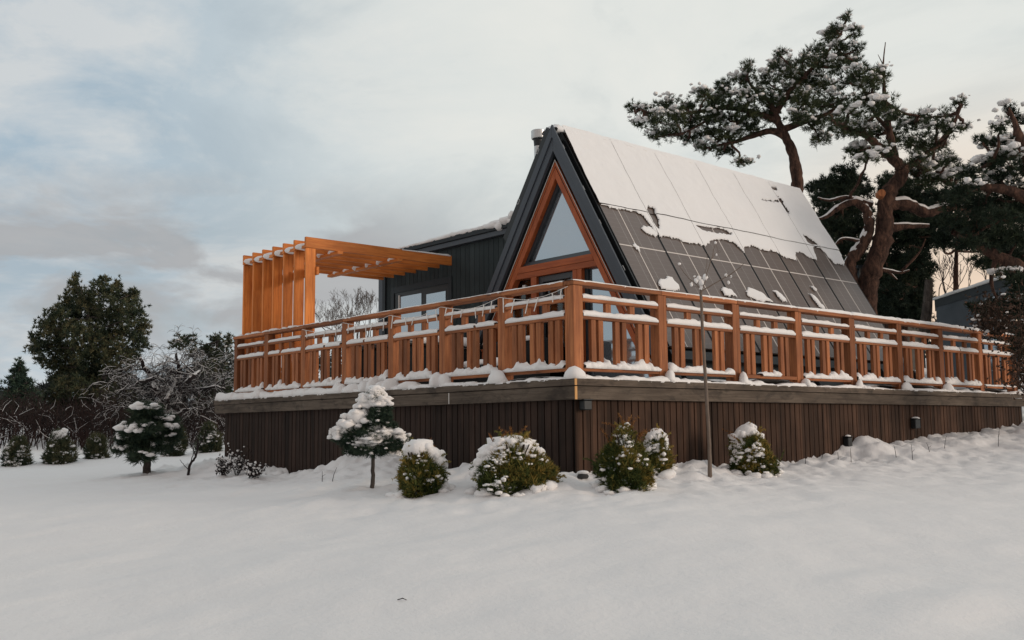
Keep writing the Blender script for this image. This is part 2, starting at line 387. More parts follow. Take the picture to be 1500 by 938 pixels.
# ------------------------------------------------------------------ snow helpers
def ico():
    bm = bmesh.new(); bmesh.ops.create_icosphere(bm, subdivisions=2, radius=1); v = np.array([tuple(x.co) for x in bm.verts]); f = np.array([[x.index for x in q.verts] for q in bm.faces]); bm.free(); return v, f
IV, IF = ico()
def blobs(C, Rr, flat=.55, rough=.35, seed=0, floor=None):
    C = np.asarray(C, float); Rr = np.asarray(Rr, float)
    if Rr.ndim == 1: Rr = np.stack([Rr, Rr*RNG.uniform(.7, 1.2, len(Rr)), Rr*flat*RNG.uniform(.8, 1.25, len(Rr))], -1)
    an = RNG.uniform(0, 2*PI, len(C)); c, s = np.cos(an), np.sin(an)
    L = IV[None]*Rr[:, None, :]; nz = 1+rough*vnoise(IV[None]*1.6+C[:, None, :]*7.3, 1.3, 50+seed)+rough*.5*vnoise(IV[None]*3.9+C[:, None, :]*5, 1.3, 60+seed)
    L = L*nz[..., None]; X = L[..., 0]*c[:, None]-L[..., 1]*s[:, None]; Y = L[..., 0]*s[:, None]+L[..., 1]*c[:, None]
    V = np.stack([X, Y, L[..., 2]], -1)+C[:, None, :]
    if floor is not None: V[..., 2] = np.maximum(V[..., 2], floor)
    F = IF[None]+(np.arange(len(C))*len(IV))[:, None, None]
    return V.reshape(-1, 3), F.reshape(-1, 3)
def snow_blobs(name, C, Rr, parent, flat=.55, rough=.35, material='snow', label=None):
    if len(C) == 0: return
    V, F = blobs(C, Rr, flat, rough); return npmesh(name, V, F, material, parent, True, label=label)
def strip_np(p0, p1, w, hf, step=.03, seed=0, rag=.2, side=None):
    """ridge of snow lying along p0->p1; w width, hf(s) height, sits on the line's level"""
    p0 = np.array(p0, float); p1 = np.array(p1, float); L = np.linalg.norm(p1-p0); n = max(4, int(L/step)); s = np.linspace(0, 1, n)
    d = (p1-p0)/L; a = np.array([-d[1], d[0], 0.]); a /= np.linalg.norm(a); c = p0+(p1-p0)*s[:, None]
    prof = np.array([(-.5, -.012), (-.53, .35), (-.42, .8), (-.2, 1.), (.2, 1.), (.42, .8), (.53, .35), (.5, -.012)])
    h = hf(s*L, c); end = np.clip(np.minimum(s, 1-s)*L/.035, .25, 1)**.5; h = h*end
    q = P3(c[:, 0], c[:, 1], c[:, 2])
    V = []
    for j, (a_, b_) in enumerate(prof):
        wob = 1+rag*vnoise(q+np.array([0, 0, j*3.7]), 14, seed+j)+rag*.6*vnoise(q+np.array([0, 0, j*3.7]), 34, seed+j)
        zz = b_*h*(1+rag*.8*vnoise(q+np.array([0, j*.15, 0]), 16, seed+30)) if b_ > 0 else np.full(n, b_)
        V.append(c+a*(a_*w*wob)[:, None]+np.array([0, 0, 1.])*zz[:, None])
    V = np.stack(V, 1); k = len(prof); i = np.arange(n-1)[:, None]*k; j = np.arange(k-1)[None]
    F = np.stack([i+j, i+j+1, i+k+j+1, i+k+j], -1).reshape(-1, 4)
    F = np.concatenate([F, (np.arange(n-1)*k)[:, None]+np.array([[k-1, 0, k, 2*k-1]])])
    return V.reshape(-1, 3), F
class SB(TB):
    def strip(s, *a, **k): s.add(*strip_np(*a, **k))
# ================================================================== DECK
deck = thing('terrace_deck', (0, 0, -1.0), 'raised timber terrace with dark brown slatted skirt and grey fascia boards', 'deck')
XR, YL = 11.22, 8.50                      # outer ends of the fascia
b = MB()
b.box(-.118, -.085, -.118, YL, -.072, 0.0); b.build('fascia_board', 'fascia_wood_y', deck, .004)
b = MB(); b.box(-.104, -.072, -.104, YL-.004, -.218, -.078); b.build('fascia_board', 'fascia_wood_y', deck, .004, label='lower fascia board of the left side')
b = MB(); b.box(-.084, XR, -.118, -.085, -.072, 0.0); b.build('fascia_board', 'fascia_wood_x', deck, .004)
b = MB(); b.box(-.071, XR-.004, -.104, -.072, -.218, -.078); b.build('fascia_board', 'fascia_wood_x', deck, .004, label='lower fascia board of the right side')
MB().box(-.1215, -.088, -.1215, -.1185, -.070, -.002).build('corner_trim', 'cut_end', deck)
MB().box(-.108, -.074, -.1085, -.1045, -.216, -.080).build('corner_trim', 'cut_end', deck)
MB().box(-.1095, -.1042, 2.02, 2.032, -.213, -.082).build('joint_strip', 'white_trim', deck)
b = MB(); y = .0
random.seed(3)
for k in range(int(8.24/.108)):
    b.box(-.045+random.uniform(0, .006), -.02, .0+k*.108+.006, k*.108+.098, -1.6, -.20)
b.build('skirt_cladding', 'skirt_y_shaded', deck)
b = MB()
for k in range(int(11.1/.108)):
    b.box(-.04+k*.108+.006, -.04+k*.108+.098, -.045+random.uniform(0, .006), -.02, -1.6, -.20)
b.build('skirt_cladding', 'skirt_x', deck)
MB().box(-.019, 11.05, -.019, 8.2, -1.7, -.20).build('skirt_backing', 'black_metal', deck)
MB().box(-.0845, XR-.01, -.0845, YL-.01, -.06, -.004).build('deck_floor', 'fascia_wood_x', deck)
# snow along the deck edge
sb = SB()
def edge_h(base, amp, sc, seed):
    def f(s, c):
        nz = fbm(P3(s), sc, 3, seed); sp = np.clip(vnoise(P3(s), 22, seed+9), 0, 1)
        return np.clip(base+amp*nz+.02*sp, .004, .3)
    return f
sb.strip((-.03, .05, -.002), (-.03, YL-.04, -.002), .165, lambda s, c: np.clip(.018+.010*s+.022*fbm(P3(s), 2.0, 4, 4)+.02*np.clip(vnoise(P3(s), 19, 4), 0, 1), .008, .2), seed=1, rag=.22)
sb.strip((.05, -.035, -.002), (XR-.1, -.035, -.002), .15, lambda s, c: np.clip(.026+.020*fbm(P3(s), 2.3, 4, 14)+.018*np.clip(vnoise(P3(s), 19, 5), 0, 1), .006, .2), seed=2, rag=.2)
# snow lying over the deck boards behind the railing
gxs = np.linspace(.02, XR-.2, 200); gys = np.linspace(.02, YL-.1, 150); AX, AY = np.meshgrid(gxs, gys, indexing='ij')
AZ = .035+.03*fbm(P3(AX, AY), 1.6, 3, 33)+.05*np.clip(vnoise(P3(AX, AY), .9, 31), 0, 1)*np.clip(AX/3, 0, 1)
q = len(gys); I = (np.arange(len(gxs)-1)[:, None]*q+np.arange(q-1)[None]).ravel()
sb.add(np.stack([AX, AY, np.maximum(AZ, .0)], -1).reshape(-1, 3), np.stack([I, I+q, I+q+1, I+1], -1))
sb.build('deck_snow', 'snow', deck)

# ================================================================== RAILING
SC = [], []
postX = [(0., .14), (1.36, 1.51), (2.75, 2.90), (4.12, 4.27), (5.46, 5.61), (6.80, 6.95), (8.12, 8.27), (9.52, 9.67), (10.85, 11.0)]
postY = [(0., .14), (1.12, 1.25), (2.245, 2.37), (3.36, 3.485), (4.515, 4.64), (5.66, 5.79), (6.83, 6.96), (7.90, 8.02)]
def railing(side, posts, label):
    """side 'x': runs along +X on the right; 'y': along +Y on the left"""
    def bx(b, a0, a1, d0, d1, z0, z1):       # a along the run, d depth inward
        return b.box(a0, a1, d0, d1, z0, z1) if side == 'x' else b.box(d0, d1, a0, a1, z0, z1)
    def pt(a, d, z): return (a, d, z) if side == 'x' else (d, a, z)
    root = thing('deck_railing', pt(posts[0][1], 0, 0), label, 'railing', 'wooden railings round the terrace')
    along = 'rail_wood_'+side
    L = posts[-1][1]
    # top rail in lengths meeting over the posts
    start = posts[0][0]-.012 if side == 'x' else posts[0][1]+.002
    if side == 'y': start = .148
    cuts = [start]+[(p_[0]+p_[1])/2+.02*((k % 2)*2-1) for k, p_ in enumerate(posts[1:-1])]+[L+.02]
    for a0, a1 in zip(cuts[:-1], cuts[1:]):
        bx(MB(), a0+.0015, a1-.0015, -.012, .142, 1.0, 1.047).build('top_rail', along, root, .004)
    for k, (a0, a1) in enumerate(posts):
        if k == 0: continue
        b = MB(); m_ = a0+(a1-a0)*(.62 if side == 'x' else .45)
        bx(b, a0, m_-.001, 0, .13, -.002, .999); bx(b, m_+.001, a1, .004, .13, -.002, .999)
        b.build('post', 'rail_wood_z', root, .004)
    sn = SB(); rs = random.Random(5 if side == 'x' else 8)
    for k in range(len(posts)-1):
        a0, a1 = posts[k][1], posts[k+1][0]; w = a1-a0
        far = a0 > 5.5
        for z0, z1, nm in ((.835, .88, 'middle_rail'), (.645, .69, 'middle_rail'), (.088, .132, 'bottom_rail')):
            bx(MB(), a0+.001, a1-.001, .006, .075, z0, z1).build(nm, along, root, .003)
        bw = .074 if side == 'x' else .078
        for c in (.185, .49, .795):
            m_ = a0+w*c
            for sgn in (-1, 1):
                q_ = m_+sgn*(.056 if side == 'x' else .054)
                bx(MB(), q_-bw/2, q_+bw/2, .012, .060, .133, .644).build('baluster', 'rail_wood_z', root, .003)
        for c in (.335, .65):
            m_ = a0+w*c; bx(MB(), m_-.042, m_+.042, .016, .062, .691, .834).build('spacer_block', 'rail_wood_z', root, .003)
        sd_ = k*13+(0 if side == 'x' else 200)
        hb = .045 if side == 'x' else .038
        # snow on the two middle rails
        for zr, hh in ((.88, hb*.85), (.69, hb*1.25)):
            cut = rs.uniform(.35, .6) if (zr < .8 and rs.random() < .4) else None
            segs = [(a0+.004, a1-.004)] if not cut else [(a0+.004, a0+w*cut-.015), (a0+w*cut+.012, a1-.004)]
            if side == 'y': segs = [(s0+rs.uniform(0, .05), s1) for s0, s1 in segs]
            for s0, s1 in segs:
                sg = sd_+int(zr*10)
                sn.strip(pt(s0, .04, zr), pt(s1, .04, zr), .082, (lambda h_, sg: lambda s, c: h_*(1+.22*fbm(P3(s), 5, 3, sg)))(hh, sg), step=.015, seed=sg, rag=.17)
        # ragged snow piled on the bottom rail against the balusters
        amp = .060 if side == 'x' else .066
        if side == 'x' and k == 2: segs = [(a0+.42, a0+.82)]
        elif a0 > 9 and side == 'x': segs = [(a0, a1)]; amp = .02
        else: segs = [(a0+.005, a1-.005)]
        for s0, s1 in segs:
            sn.strip(pt(s0, .035, .132), pt(s1, .035, .132), .115 if side == 'x' else .12,
                     (lambda am, sg: lambda s, c: np.clip(am*(.8+.45*fbm(P3(s), 7, 4, sg)+.8*np.clip(vnoise(P3(s), 17, sg+3), 0, 1)), .012, .2))(amp, sd_+5), step=.012, seed=sd_+5, rag=.34)
    # snow on the top rail: thin at first, thicker on the far right
    for a0, a1 in zip(cuts[:-1], cuts[1:]):
        if side == 'x': f = lambda s, c: np.clip(.016+.004*np.clip(c[:, 0]-1, 0, 3)+.03*np.clip((c[:, 0]-4.2)/1.5, 0, 1)-.012*np.clip((c[:, 0]-8.5)/2, 0, 1), .01, .2)*(1+.18*fbm(P3(c[:, 0]), 4, 3, 77))
        else: f = lambda s, c: np.clip(.016-.001*c[:, 1], .008, .1)*(1+.25*fbm(P3(c[:, 1]), 5, 3, 78))
        sn.strip(pt(a0+.003, .065, 1.046), pt(a1-.003, .065, 1.046), .145, f, step=.025, seed=31, rag=.08)
    C_ = []; R_ = []
    for k, (a0, a1) in enumerate(posts):     # mounds at the foot of the posts
        a = (a0+a1)/2
        if side == 'x':
            if k in (1, 2, 3, 4, 5, 6):
                C_.append(pt(a+.03, -.055, .03)); R_.append((.095, .06, rs.uniform(.08, .13)))
                C_.append(pt(a+.12, -.05, .01)); R_.append((.10, .06, .05))
        elif k > 0:
            for _ in range(2):
                C_.append(pt(a+rs.uniform(-.12, .12), -.05, .03)); R_.append((.11, .075, rs.uniform(.07, .13)))
    if side == 'y':
        for a, h_ in [(3.3, .14), (3.7, .17), (3.95, .12), (2.9, .08), (1.2, .13), (2.3, .15), (4.6, .08), (7.1, .06), (6.2, .05), (4.2, .10), (7.45, .07)]:
            C_.append(pt(a, -.045, .02)); R_.append((.09, .17, h_))
    V_, F_ = blobs(C_, np.array(R_), 1, .16, 0, -.004)
    s_ = sn.build('rail_snow', 'snow', root); npmesh('post_snow', V_, F_, 'snow', root, True)
    if side == 'y':
        C_ = []; R_ = []
        for k in range(9):                   # little heaps on the top rail between the pergola slats
            y_ = 5.96+.345*k*.88
            if y_ < 7.95: C_.append((.09, y_+.19, 1.05)); R_.append((.05, .11, .04))
        V_, F_ = blobs(C_, np.array(R_), 1, .15); npmesh('rail_snow', V_, F_, 'snow', root, True)
    return root
railing('x', postX, 'long right-hand wooden railing of the terrace with thick snow on its rails')
railing('y', postY, 'left-hand wooden railing of the terrace with string lights under its top rail')
cp = thing('corner_post', (.06, .06, 0), 'thick wooden corner post joining the two railings above a round snow mound', 'post')
b = MB(); b.box(.0, .138, .0, .10, -.002, .999); b.build('post_core', 'rail_wood_z', cp, .004)
MB().box(.0, .060, .1015, .139, -.002, .999).build('post_board', 'rail_wood_z', cp, .004)
MB().box(-.012, .144, .001, .1465, .9995, 1.0465).build('post_cap', 'rail_wood_y', cp, .004) if False else None
V_, F_ = blobs([(-.02, -.02, .0)], np.array([(.125, .125, .135)]), 1, .07, 0, -.003); npmesh('post_snow', V_, F_, 'snow', cp, True)

# icicle string lights under the left top rail
sl = thing('string_lights', (0, 1.0, .98), 'white string lights with short drop rods hanging under the left top rail', 'string lights')
rs = random.Random(2)
for k in range(6):
    a0, a1 = (postY[k][0]+postY[k][1])/2, (postY[k+1][0]+postY[k+1][1])/2
    if k > 4: break
    pts = []
    for j in range(13):
        s = j/12; pts.append((-.018+.004*rs.random(), a0+(a1-a0)*s, .985-.07*math.sin(PI*s)*(1+.15*rs.random())))
    MB().tube(pts, .0028, 4).build('cable', 'cable_white', sl)
    n_ = (6, 6, 5, 5, 4)[k]
    for j in range(n_):
        s = (j+.5+rs.uniform(-.25, .25))/n_; y_ = a0+(a1-a0)*s; z_ = .985-.075*math.sin(PI*s); tl = rs.uniform(-.03, .05); L_ = rs.uniform(.09, .17)
        MB().tube([(-.018, y_, z_), (-.018, y_+tl*1.3, z_-L_)], [.0065, .0055], 5).build('light_drop', 'cable_white', sl)

# ================================================================== CABIN
cabin = thing('a_frame_cabin', (2.75, 3.2, 0), 'dark A-frame cabin with snowy solar panels, orange window frames and flat side annex', 'cabin')
SR, SL = .572, .656
AY_ = 3.185
def tri(ap, zb, x, sr=SR, sl=SL, ay=AY_): return [(x, ay, ap), (x, ay-sr*(ap-zb), zb), (x, ay+sl*(ap-zb), zb)]
def chev(name, m_, x0, x1, ao, ai, ayo=AY_, ayi=AY_, zb=0., bevel=.004, slo=SL, sro=SR):
    # two sloping boards between outer apex ao and inner apex ai
    for s, sl_ in ((-1, SR), (1, SL)):
        b = MB(); poly = [(x0, ayo, ao), (x0, ayo+s*sl_*(ao-zb), zb), (x0, ayi+s*sl_*(ai-zb), zb), (x0, ayi, ai)]
        b.prism(poly, (x1-x0, 0, 0)); b.build(name, m_, cabin, bevel)
chev('barge_board', 'trim_paint', 2.74, 2.775, 4.05, 3.855)
chev('barge_board', 'trim_paint', 2.760, 2.815, 3.853, 3.645)
chev('soffit', 'trim_dark', 2.8155, 2.90, 3.853, 3.647)
# roof skins
XE = 9.46
for s, sl_ in ((-1, SR), (1, SL)):
    b = MB(); b.prism([(2.776, AY_, 3.84), (2.776, AY_+s*sl_*3.84, 0), (2.776, AY_+s*sl_*3.70, 0), (2.776, AY_, 3.70)], (XE-2.776, 0, 0)); b.build('roof_slope', 'roof_metal', cabin)
# orange gable frame at x = 2.83
AW = 3.215
def chevw(name, m_, x0, x1, ao, ai, zo, zi, ayo, ayi):
    for s, sl_ in ((-1, .575), (1, .655)):
        MB().prism([(x0, ayo, ao), (x0, ayo+s*sl_*(ao-zo), zo), (x0, ayi+s*sl_*(ai-zi), zi), (x0, ayi, ai)], (x1-x0, 0, 0)).build(name, m_, cabin, .003)
chevw('white_strip', 'white_trim', 2.824, 2.834, 3.527, 3.508, 0, 0, AW, AW)
chevw('gable_frame', 'frame_wood_z', 2.836, 2.93, 3.507, 3.43, 0, 0, AW, AW)
chevw('frame_groove', 'trim_dark', 2.842, 2.93, 3.429, 3.408, 0, 0, AW, AW)
chevw('gable_frame', 'frame_wood_z', 2.832, 2.97, 3.407, 3.235, 0, 0, AW, AW)
def yR(z, a=3.235): return AW-.575*(a-z)
def yL(z, a=3.235): return AW+.655*(a-z)
# transom
def hbar(name, m_, x0, x1, z0, z1, a=3.235, b_=.003):
    MB().prism([(x0, yR(z0, a), z0), (x0, yL(z0, a), z0), (x0, yL(z1, a), z1), (x0, yR(z1, a), z1)], (x1-x0, 0, 0)).build(name, m_, cabin, b_)
hbar('transom', 'frame_wood_y', 2.829, 2.97, 1.885, 1.985)
hbar('transom', 'frame_wood_y', 2.835, 2.97, 1.795, 1.883)
win = MB().prism([(2.955, AW, 3.235), (2.955, yR(1.986), 1.986), (2.955, yL(1.986), 1.986)], (.004, 0, 0)).build('gable_window', 'sky_glass', cabin)
b = MB(); zt = 3.235                         # dark casement around the pane
for s, sl_ in ((-1, .575), (1, .655)):
    MB().prism([(2.90, AW, zt-.005), (2.90, AW+s*sl_*(zt-1.99), 1.99), (2.90, AW+s*sl_*(zt-.10-1.99), 1.99), (2.90, AW, zt-.10)], (.05, 0, 0)).build('casement', 'sill_metal', win)
MB().prism([(2.865, yR(1.99), 1.988), (2.865, yL(1.99), 1.988), (2.90, yL(2.06), 2.055), (2.90, yR(2.06), 2.055)], (.03, 0, .0)).build('sill', 'sill_metal', win)
# lower part: mullions, door, side lights
for y0, y1 in ((3.675, 3.80), (2.70, 2.79), (2.80, 2.885)):
    MB().box(2.836, 2.965, y0, y1, 0, 1.794).build('mullion', 'frame_wood_z', cabin, .003)
MB().box(2.945, 2.949, 3.80, yL(0)-.1, 0, 1.794)
sg = MB().prism([(2.945, 3.801, 0), (2.945, yL(0)-.02, 0), (2.945, yL(1.793), 1.793), (2.945, 3.801, 1.793)], (.004, 0, 0)).build('side_light', 'clear_glass', cabin)
sg = MB().prism([(2.945, yR(0)+.02, 0), (2.945, 2.699, 0), (2.945, 2.699, 1.793), (2.945, yR(1.793), 1.793)], (.004, 0, 0)).build('side_light', 'sky_glass', cabin)
MB().box(2.90, 2.95, 2.63, 2.698, 0, 1.793).build('casement', 'trim_dark', sg)
door = MB().box(2.945, 2.949, 2.886, 3.674, .0, 1.79).build('glass_door', 'clear_glass', cabin)
b = MB(); b.box(2.885, 2.944, 2.886, 2.975, 0, 1.79); b.box(2.885, 2.944, 3.585, 3.674, 0, 1.79); b.box(2.885, 2.944, 2.976, 3.584, 1.70, 1.79); b.box(2.885, 2.944, 2.976, 3.584, 0, .10)
b.build('door_frame', 'sill_metal', door, .003)
MB().tube([(2.86, 2.93, .95), (2.86, 2.93, 1.09)], .011, 6).build('handle', 'steel', door)
# inside: back wall, floor, curtains
b = MB(); b.box(2.99, 9.3, 1.5, 5.2, .002, .02); b.build('cabin_floor', 'interior', cabin)
b = MB(); b.prism([(6.0, AY_, 3.7), (6.0, AY_-SR*3.7, 0.02), (6.0, AY_+SL*3.7, 0.02)], (.05, 0, 0)); b.build('partition', 'interior', cabin)
def curtain(y0, y1, z0, z1, x=3.02):
    n_ = 40; V = []; 
    for j in range(n_+1):
        y_ = y0+(y1-y0)*j/n_; x_ = x+.02*math.sin(j*1.9)
        V += [(x_, y_, z0), (x_, y_, z1)]
    F = [(2*j, 2*j+1, 2*j+3, 2*j+2) for j in range(n_)]
    me = bpy.data.meshes.new('curtain'); me.from_pydata(V, [], F); link('curtain', me, 'curtain', cabin)
curtain(3.53, 3.66, .4, 1.75); curtain(3.26, 3.36, .5, 1.75); curtain(3.9, 4.1, .5, 1.7)
MB().box(2.86, 2.90, 3.95, 4.02, 1.60, 1.70).build('lamp', 'steel', cabin)
# reflections of dark things low down: outdoor screen of the door sill
# ---- solar panels on the right slope
K = math.hypot(1, .578); 
PY0 = .879
def rp(x, tt, off=0.):                       # x along the ridge, tt metres up the slope, off outward
    z = tt/K; y = PY0+.578*z
    return np.array([x, y-off/K, z+off*.578/K])
XS = [2.965, 4.003, 5.048, 6.122, 7.200, 8.30, 9.40]
T0, T1, T2, T3 = .66, 3.14, 3.165, 4.585
for k in range(6):
    x0, x1 = XS[k]+.008, XS[k+1]-.008
    for t0, t1, lower in ((T0, T1, True), (T2, T3, False)):
        me = bpy.data.meshes.new('solar_panel'); c = [rp(x0, t0), rp(x1, t0), rp(x1, t1), rp(x0, t1)]; c2 = [rp(x0, t0, -.035), rp(x1, t0, -.035), rp(x1, t1, -.035), rp(x0, t1, -.035)]
        me.from_pydata([tuple(x) for x in c+c2], [], [(0, 1, 2, 3), (4, 7, 6, 5), (0, 4, 5, 1), (1, 5, 6, 2), (2, 6, 7, 3), (3, 7, 4, 0)])
        uvl = me.uv_layers.new(name='UVMap'); co = [(0, 0), (x1-x0, 0), (x1-x0, t1-t0), (0, t1-t0)]
        for li in range(4): uvl.data[li].uv = co[li]
        for li in range(4, 24): uvl.data[li].uv = (.1, .04)
        pn = link('solar_panel', me, 'solar_cells', cabin)
        def st(name, m_, xa, xb, ta, tb, off=.003):
            MB().add([tuple(rp(xa, ta, off)), tuple(rp(xb, ta, off)), tuple(rp(xb, tb, off)), tuple(rp(xa, tb, off)),
                      tuple(rp(xa, ta, -.01)), tuple(rp(xb, ta, -.01)), tuple(rp(xb, tb, -.01)), tuple(rp(xa, tb, -.01))],
                     [(0, 1, 2, 3), (4, 7, 6, 5), (0, 4, 5, 1), (1, 5, 6, 2), (2, 6, 7, 3), (3, 7, 4, 0)]).build(name, m_, pn)
        xm = (x0+x1)/2+(-.13 if k == 0 else 0)
        if lower:
            st('centre_strip', 'white_trim', xm-.008, xm+.008, t0, t1)
            st('cross_strip', 'white_trim', x0, xm-.009, 2.395, 2.412); st('cross_strip', 'white_trim', xm+.009, x1, 2.395, 2.412)
        st('panel_frame', 'black_metal', x0, x0+.012, t0, t1, .0035); st('panel_frame', 'black_metal', x1-.012, x1, t0, t1, .0035)
# mounting rail edge seen at the gable side, gutter band below, clips
MB().prism([tuple(rp(2.93, T0-.02, -.005)), tuple(rp(2.93, T3, -.005)), tuple(rp(2.93, T3-.02, -.13)), tuple(rp(2.93, T0-.02, -.13))], (.03, 0, 0)).build('mounting_rail', 'black_metal', cabin)
for zz in (T0-.05,):
    MB().prism([tuple(rp(2.97, zz, -.02)), tuple(rp(2.97, zz-.14, -.02)), tuple(rp(2.97, zz-.14, -.12)), tuple(rp(2.97, zz, -.12))], (XE-2.97, 0, 0)).build('gutter', 'black_metal', cabin)
for k in range(7):                           # braces running from the roof foot down to the deck
    MB().prism([tuple(rp(XS[k]+.02, zz-.12, .02)), tuple(rp(XS[k]+.02, -.02, .02)), tuple(rp(XS[k]+.02, -.02, -.05)), tuple(rp(XS[k]+.02, zz-.12, -.05))], (.05, 0, 0)).build('roof_brace', 'black_metal', cabin)
def clip(y_, z_, s):
    b = MB(); a = np.array([0, s*.572 if s < 0 else .656, -1.]); a /= np.linalg.norm(a); n_ = np.array([0, -a[2], a[1]])*(-1 if s < 0 else 1)
    n_ = np.array([0, s*abs(a[2]), abs(a[1])])
    c0 = np.array([2.80, y_, z_]); w_, h_ = .020, .038
    q = [c0+a*h_+n_*w_, c0+a*h_-n_*w_, c0-a*h_-n_*w_, c0-a*h_+n_*w_]
    for i in range(4): b.tube([q[i], q[(i+1) % 4]], .006, 4)
    b.build('panel_clamp', 'clip_metal', cabin)
for y_, z_ in ((3.02, 3.66), (2.615, 2.955), (2.30, 2.40), (1.865, 1.68)): clip(y_-.015, z_, -1)
for y_, z_ in ((3.60, 3.76), (4.06, 3.05)): clip(y_-.03, z_-.03, 1)
# left slope panel edge
MB().prism([(2.80, 3.30, 3.98), (2.80, 4.32, 2.43), (2.80, 4.40, 2.50), (2.80, 3.36, 4.06)], (6.6, 0, 0)).build('solar_panel', 'black_metal', cabin)

# ---- snow on the slope, one sheet per panel column so that the seams stay open
LOW = [[2.964, 3.161], [3.083, 3.144], [3.171, 3.094], [3.325, 3.108], [3.506, 3.114], [3.741, 3.128], [3.868, 3.083], [3.916, 2.957], [3.963, 2.805], [3.995, 2.704], [4.185, 2.707], [4.431, 2.717], [4.5, 2.674], [4.762, 2.671], [5.094, 2.665], [5.272, 2.773], [5.538, 2.855], [5.738, 2.885], [5.986, 2.85], [6.08, 2.70], [6.122, 2.66], [6.2, 2.80], [6.31, 2.83], [6.557, 2.859], [6.646, 2.799], [6.985, 2.831], [7.169, 2.80], [7.275, 2.72], [7.352, 2.73], [7.642, 2.70], [7.70, 2.80], [7.78, 2.90], [8.003, 2.92], [8.15, 2.86], [8.292, 2.80], [8.42, 2.84], [8.45, 2.96], [8.52, 3.10], [8.56, 3.13], [8.80, 3.12], [8.86, 2.98], [8.95, 2.80], [9.12, 2.82], [9.30, 2.79], [9.38, 2.96], [9.41, 3.116]]
HOLES = [[[4.05, 3.26], [4.16, 3.31], [4.24, 3.29], [4.22, 3.2], [4.20, 3.08], [4.16, 2.95], [4.10, 2.83], [4.06, 2.86], [4.05, 3.0]],
         [[5.12, 3.09], [5.45, 3.111], [5.868, 3.12], [6.05, 3.08], [5.999, 3.02], [5.638, 2.998], [5.277, 3.0]],
         [[8.42, 3.40], [8.52, 3.39], [8.60, 3.33], [8.78, 3.20], [8.561, 3.185], [8.44, 3.23]],
         [[8.36, 4.30], [8.44, 4.25], [8.40, 4.1], [8.42, 3.95], [8.35, 3.86], [8.325, 4.0], [8.315, 4.15]],
         [[7.62, 4.08], [8.0, 4.10], [8.29, 4.16], [8.28, 4.21], [8.05, 4.13], [7.80, 4.12]],
         [[8.33, 4.54], [8.50, 4.56], [8.52, 4.50], [8.36, 4.47]]]
PATCH = [[[3.66, 2.80], [3.76, 2.86], [3.92, 2.84], [4.0, 2.72], [3.90, 2.67], [3.85, 2.70], [3.72, 2.71]], [[3.40, 1.74], [3.48, 1.80], [3.603, 1.83], [3.68, 1.91], [3.78, 1.90], [3.84, 1.80], [3.83, 1.66], [3.545, 1.62], [3.419, 1.64]],
         [[4.86, 1.76], [4.95, 1.83], [5.03, 1.852], [5.14, 1.81], [5.22, 1.69], [4.90, 1.66]], [[5.49, 1.74], [5.56, 1.84], [5.65, 1.905], [5.80, 1.88], [5.92, 1.85], [6.02, 1.74], [6.148, 1.68], [5.752, 1.63]],
         [[6.322, 1.936], [6.42, 1.94], [6.50, 1.89], [6.57, 1.73], [6.45, 1.68], [6.38, 1.76]], [[7.40, 1.98], [7.46, 1.95], [7.523, 1.90], [7.64, 1.67], [7.56, 1.64], [7.45, 1.72]], [[7.603, 2.142], [7.68, 2.12], [7.74, 2.06], [7.63, 2.04]], [[3.27, 2.42], [3.34, 2.45], [3.40, 2.41], [3.36, 2.33], [3.29, 2.35]]]
def inside(px, py, poly):
    c = np.zeros(px.shape, bool); n_ = len(poly)
    for i in range(n_):
        x1, y1 = poly[i]; x2, y2 = poly[(i+1) % n_]
        c ^= ((y1 > py) != (y2 > py)) & (px < (x2-x1)*(py-y1)/(y2-y1+1e-12)+x1)
    return c
low = np.array(LOW)
def sheet(x0, x1, t0, t1, mask, thick, name, st=.0125):
    nx = int((x1-x0)/st)+1; nt_ = int((t1-t0)/st)+1
    X = np.linspace(x0, x1, nx); T = np.linspace(t0, t1, nt_); XX, TT = np.meshgrid(X, T, indexing='ij')
    Xm = (XX[:-1, :-1]+XX[1:, 1:])/2; Tm = (TT[:-1, :-1]+TT[1:, 1:])/2
    jx = Xm+.018*fbm(P3(Xm, Tm), 16, 3, 4); jt = Tm+.022*fbm(P3(Xm, Tm), 16, 3, 5)
    mk = mask(jx, jt)
    # soft thickness: fewer metres from the border, thinner
    a = mk.astype(float)
    for _ in range(3):
        p_ = np.pad(a, 1, mode='edge'); a = (p_[:-2, 1:-1]+p_[2:, 1:-1]+p_[1:-1, :-2]+p_[1:-1, 2:]+p_[1:-1, 1:-1])/5*mk
    vt = np.zeros(XX.shape); ct = np.zeros(XX.shape)
    for dx in (0, 1):
        for dy in (0, 1):
            vt[dx:dx+mk.shape[0], dy:dy+mk.shape[1]] += a; ct[dx:dx+mk.shape[0], dy:dy+mk.shape[1]] += 1
    vt = vt/ct; off = .004+thick*np.clip(vt*1.15, 0, 1)**.6*(1+.30*fbm(P3(XX, TT), 1.3, 3, 8)+.12*fbm(P3(XX, TT), 7, 3, 9))
    Z = TT/K; V = np.stack([XX, PY0+.578*Z-off/K, Z+off*.578/K], -1).reshape(-1, 3)
    I = (np.arange(nx-1)[:, None]*nt_+np.arange(nt_-1)[None])[mk]
    F = np.stack([I, I+nt_, I+nt_+1, I+1], -1); used, inv = np.unique(F, return_inverse=True)
    return npmesh(name, V[used], inv.reshape(-1, 4), 'snow_roof', cabin, True)
def mk_main(lo_t, hi_t):
    def f(X, T):
        m_ = (T > np.interp(X, low[:, 0], low[:, 1]))
        for h in HOLES: m_ &= ~inside(X, T, h)
        return m_
    return f
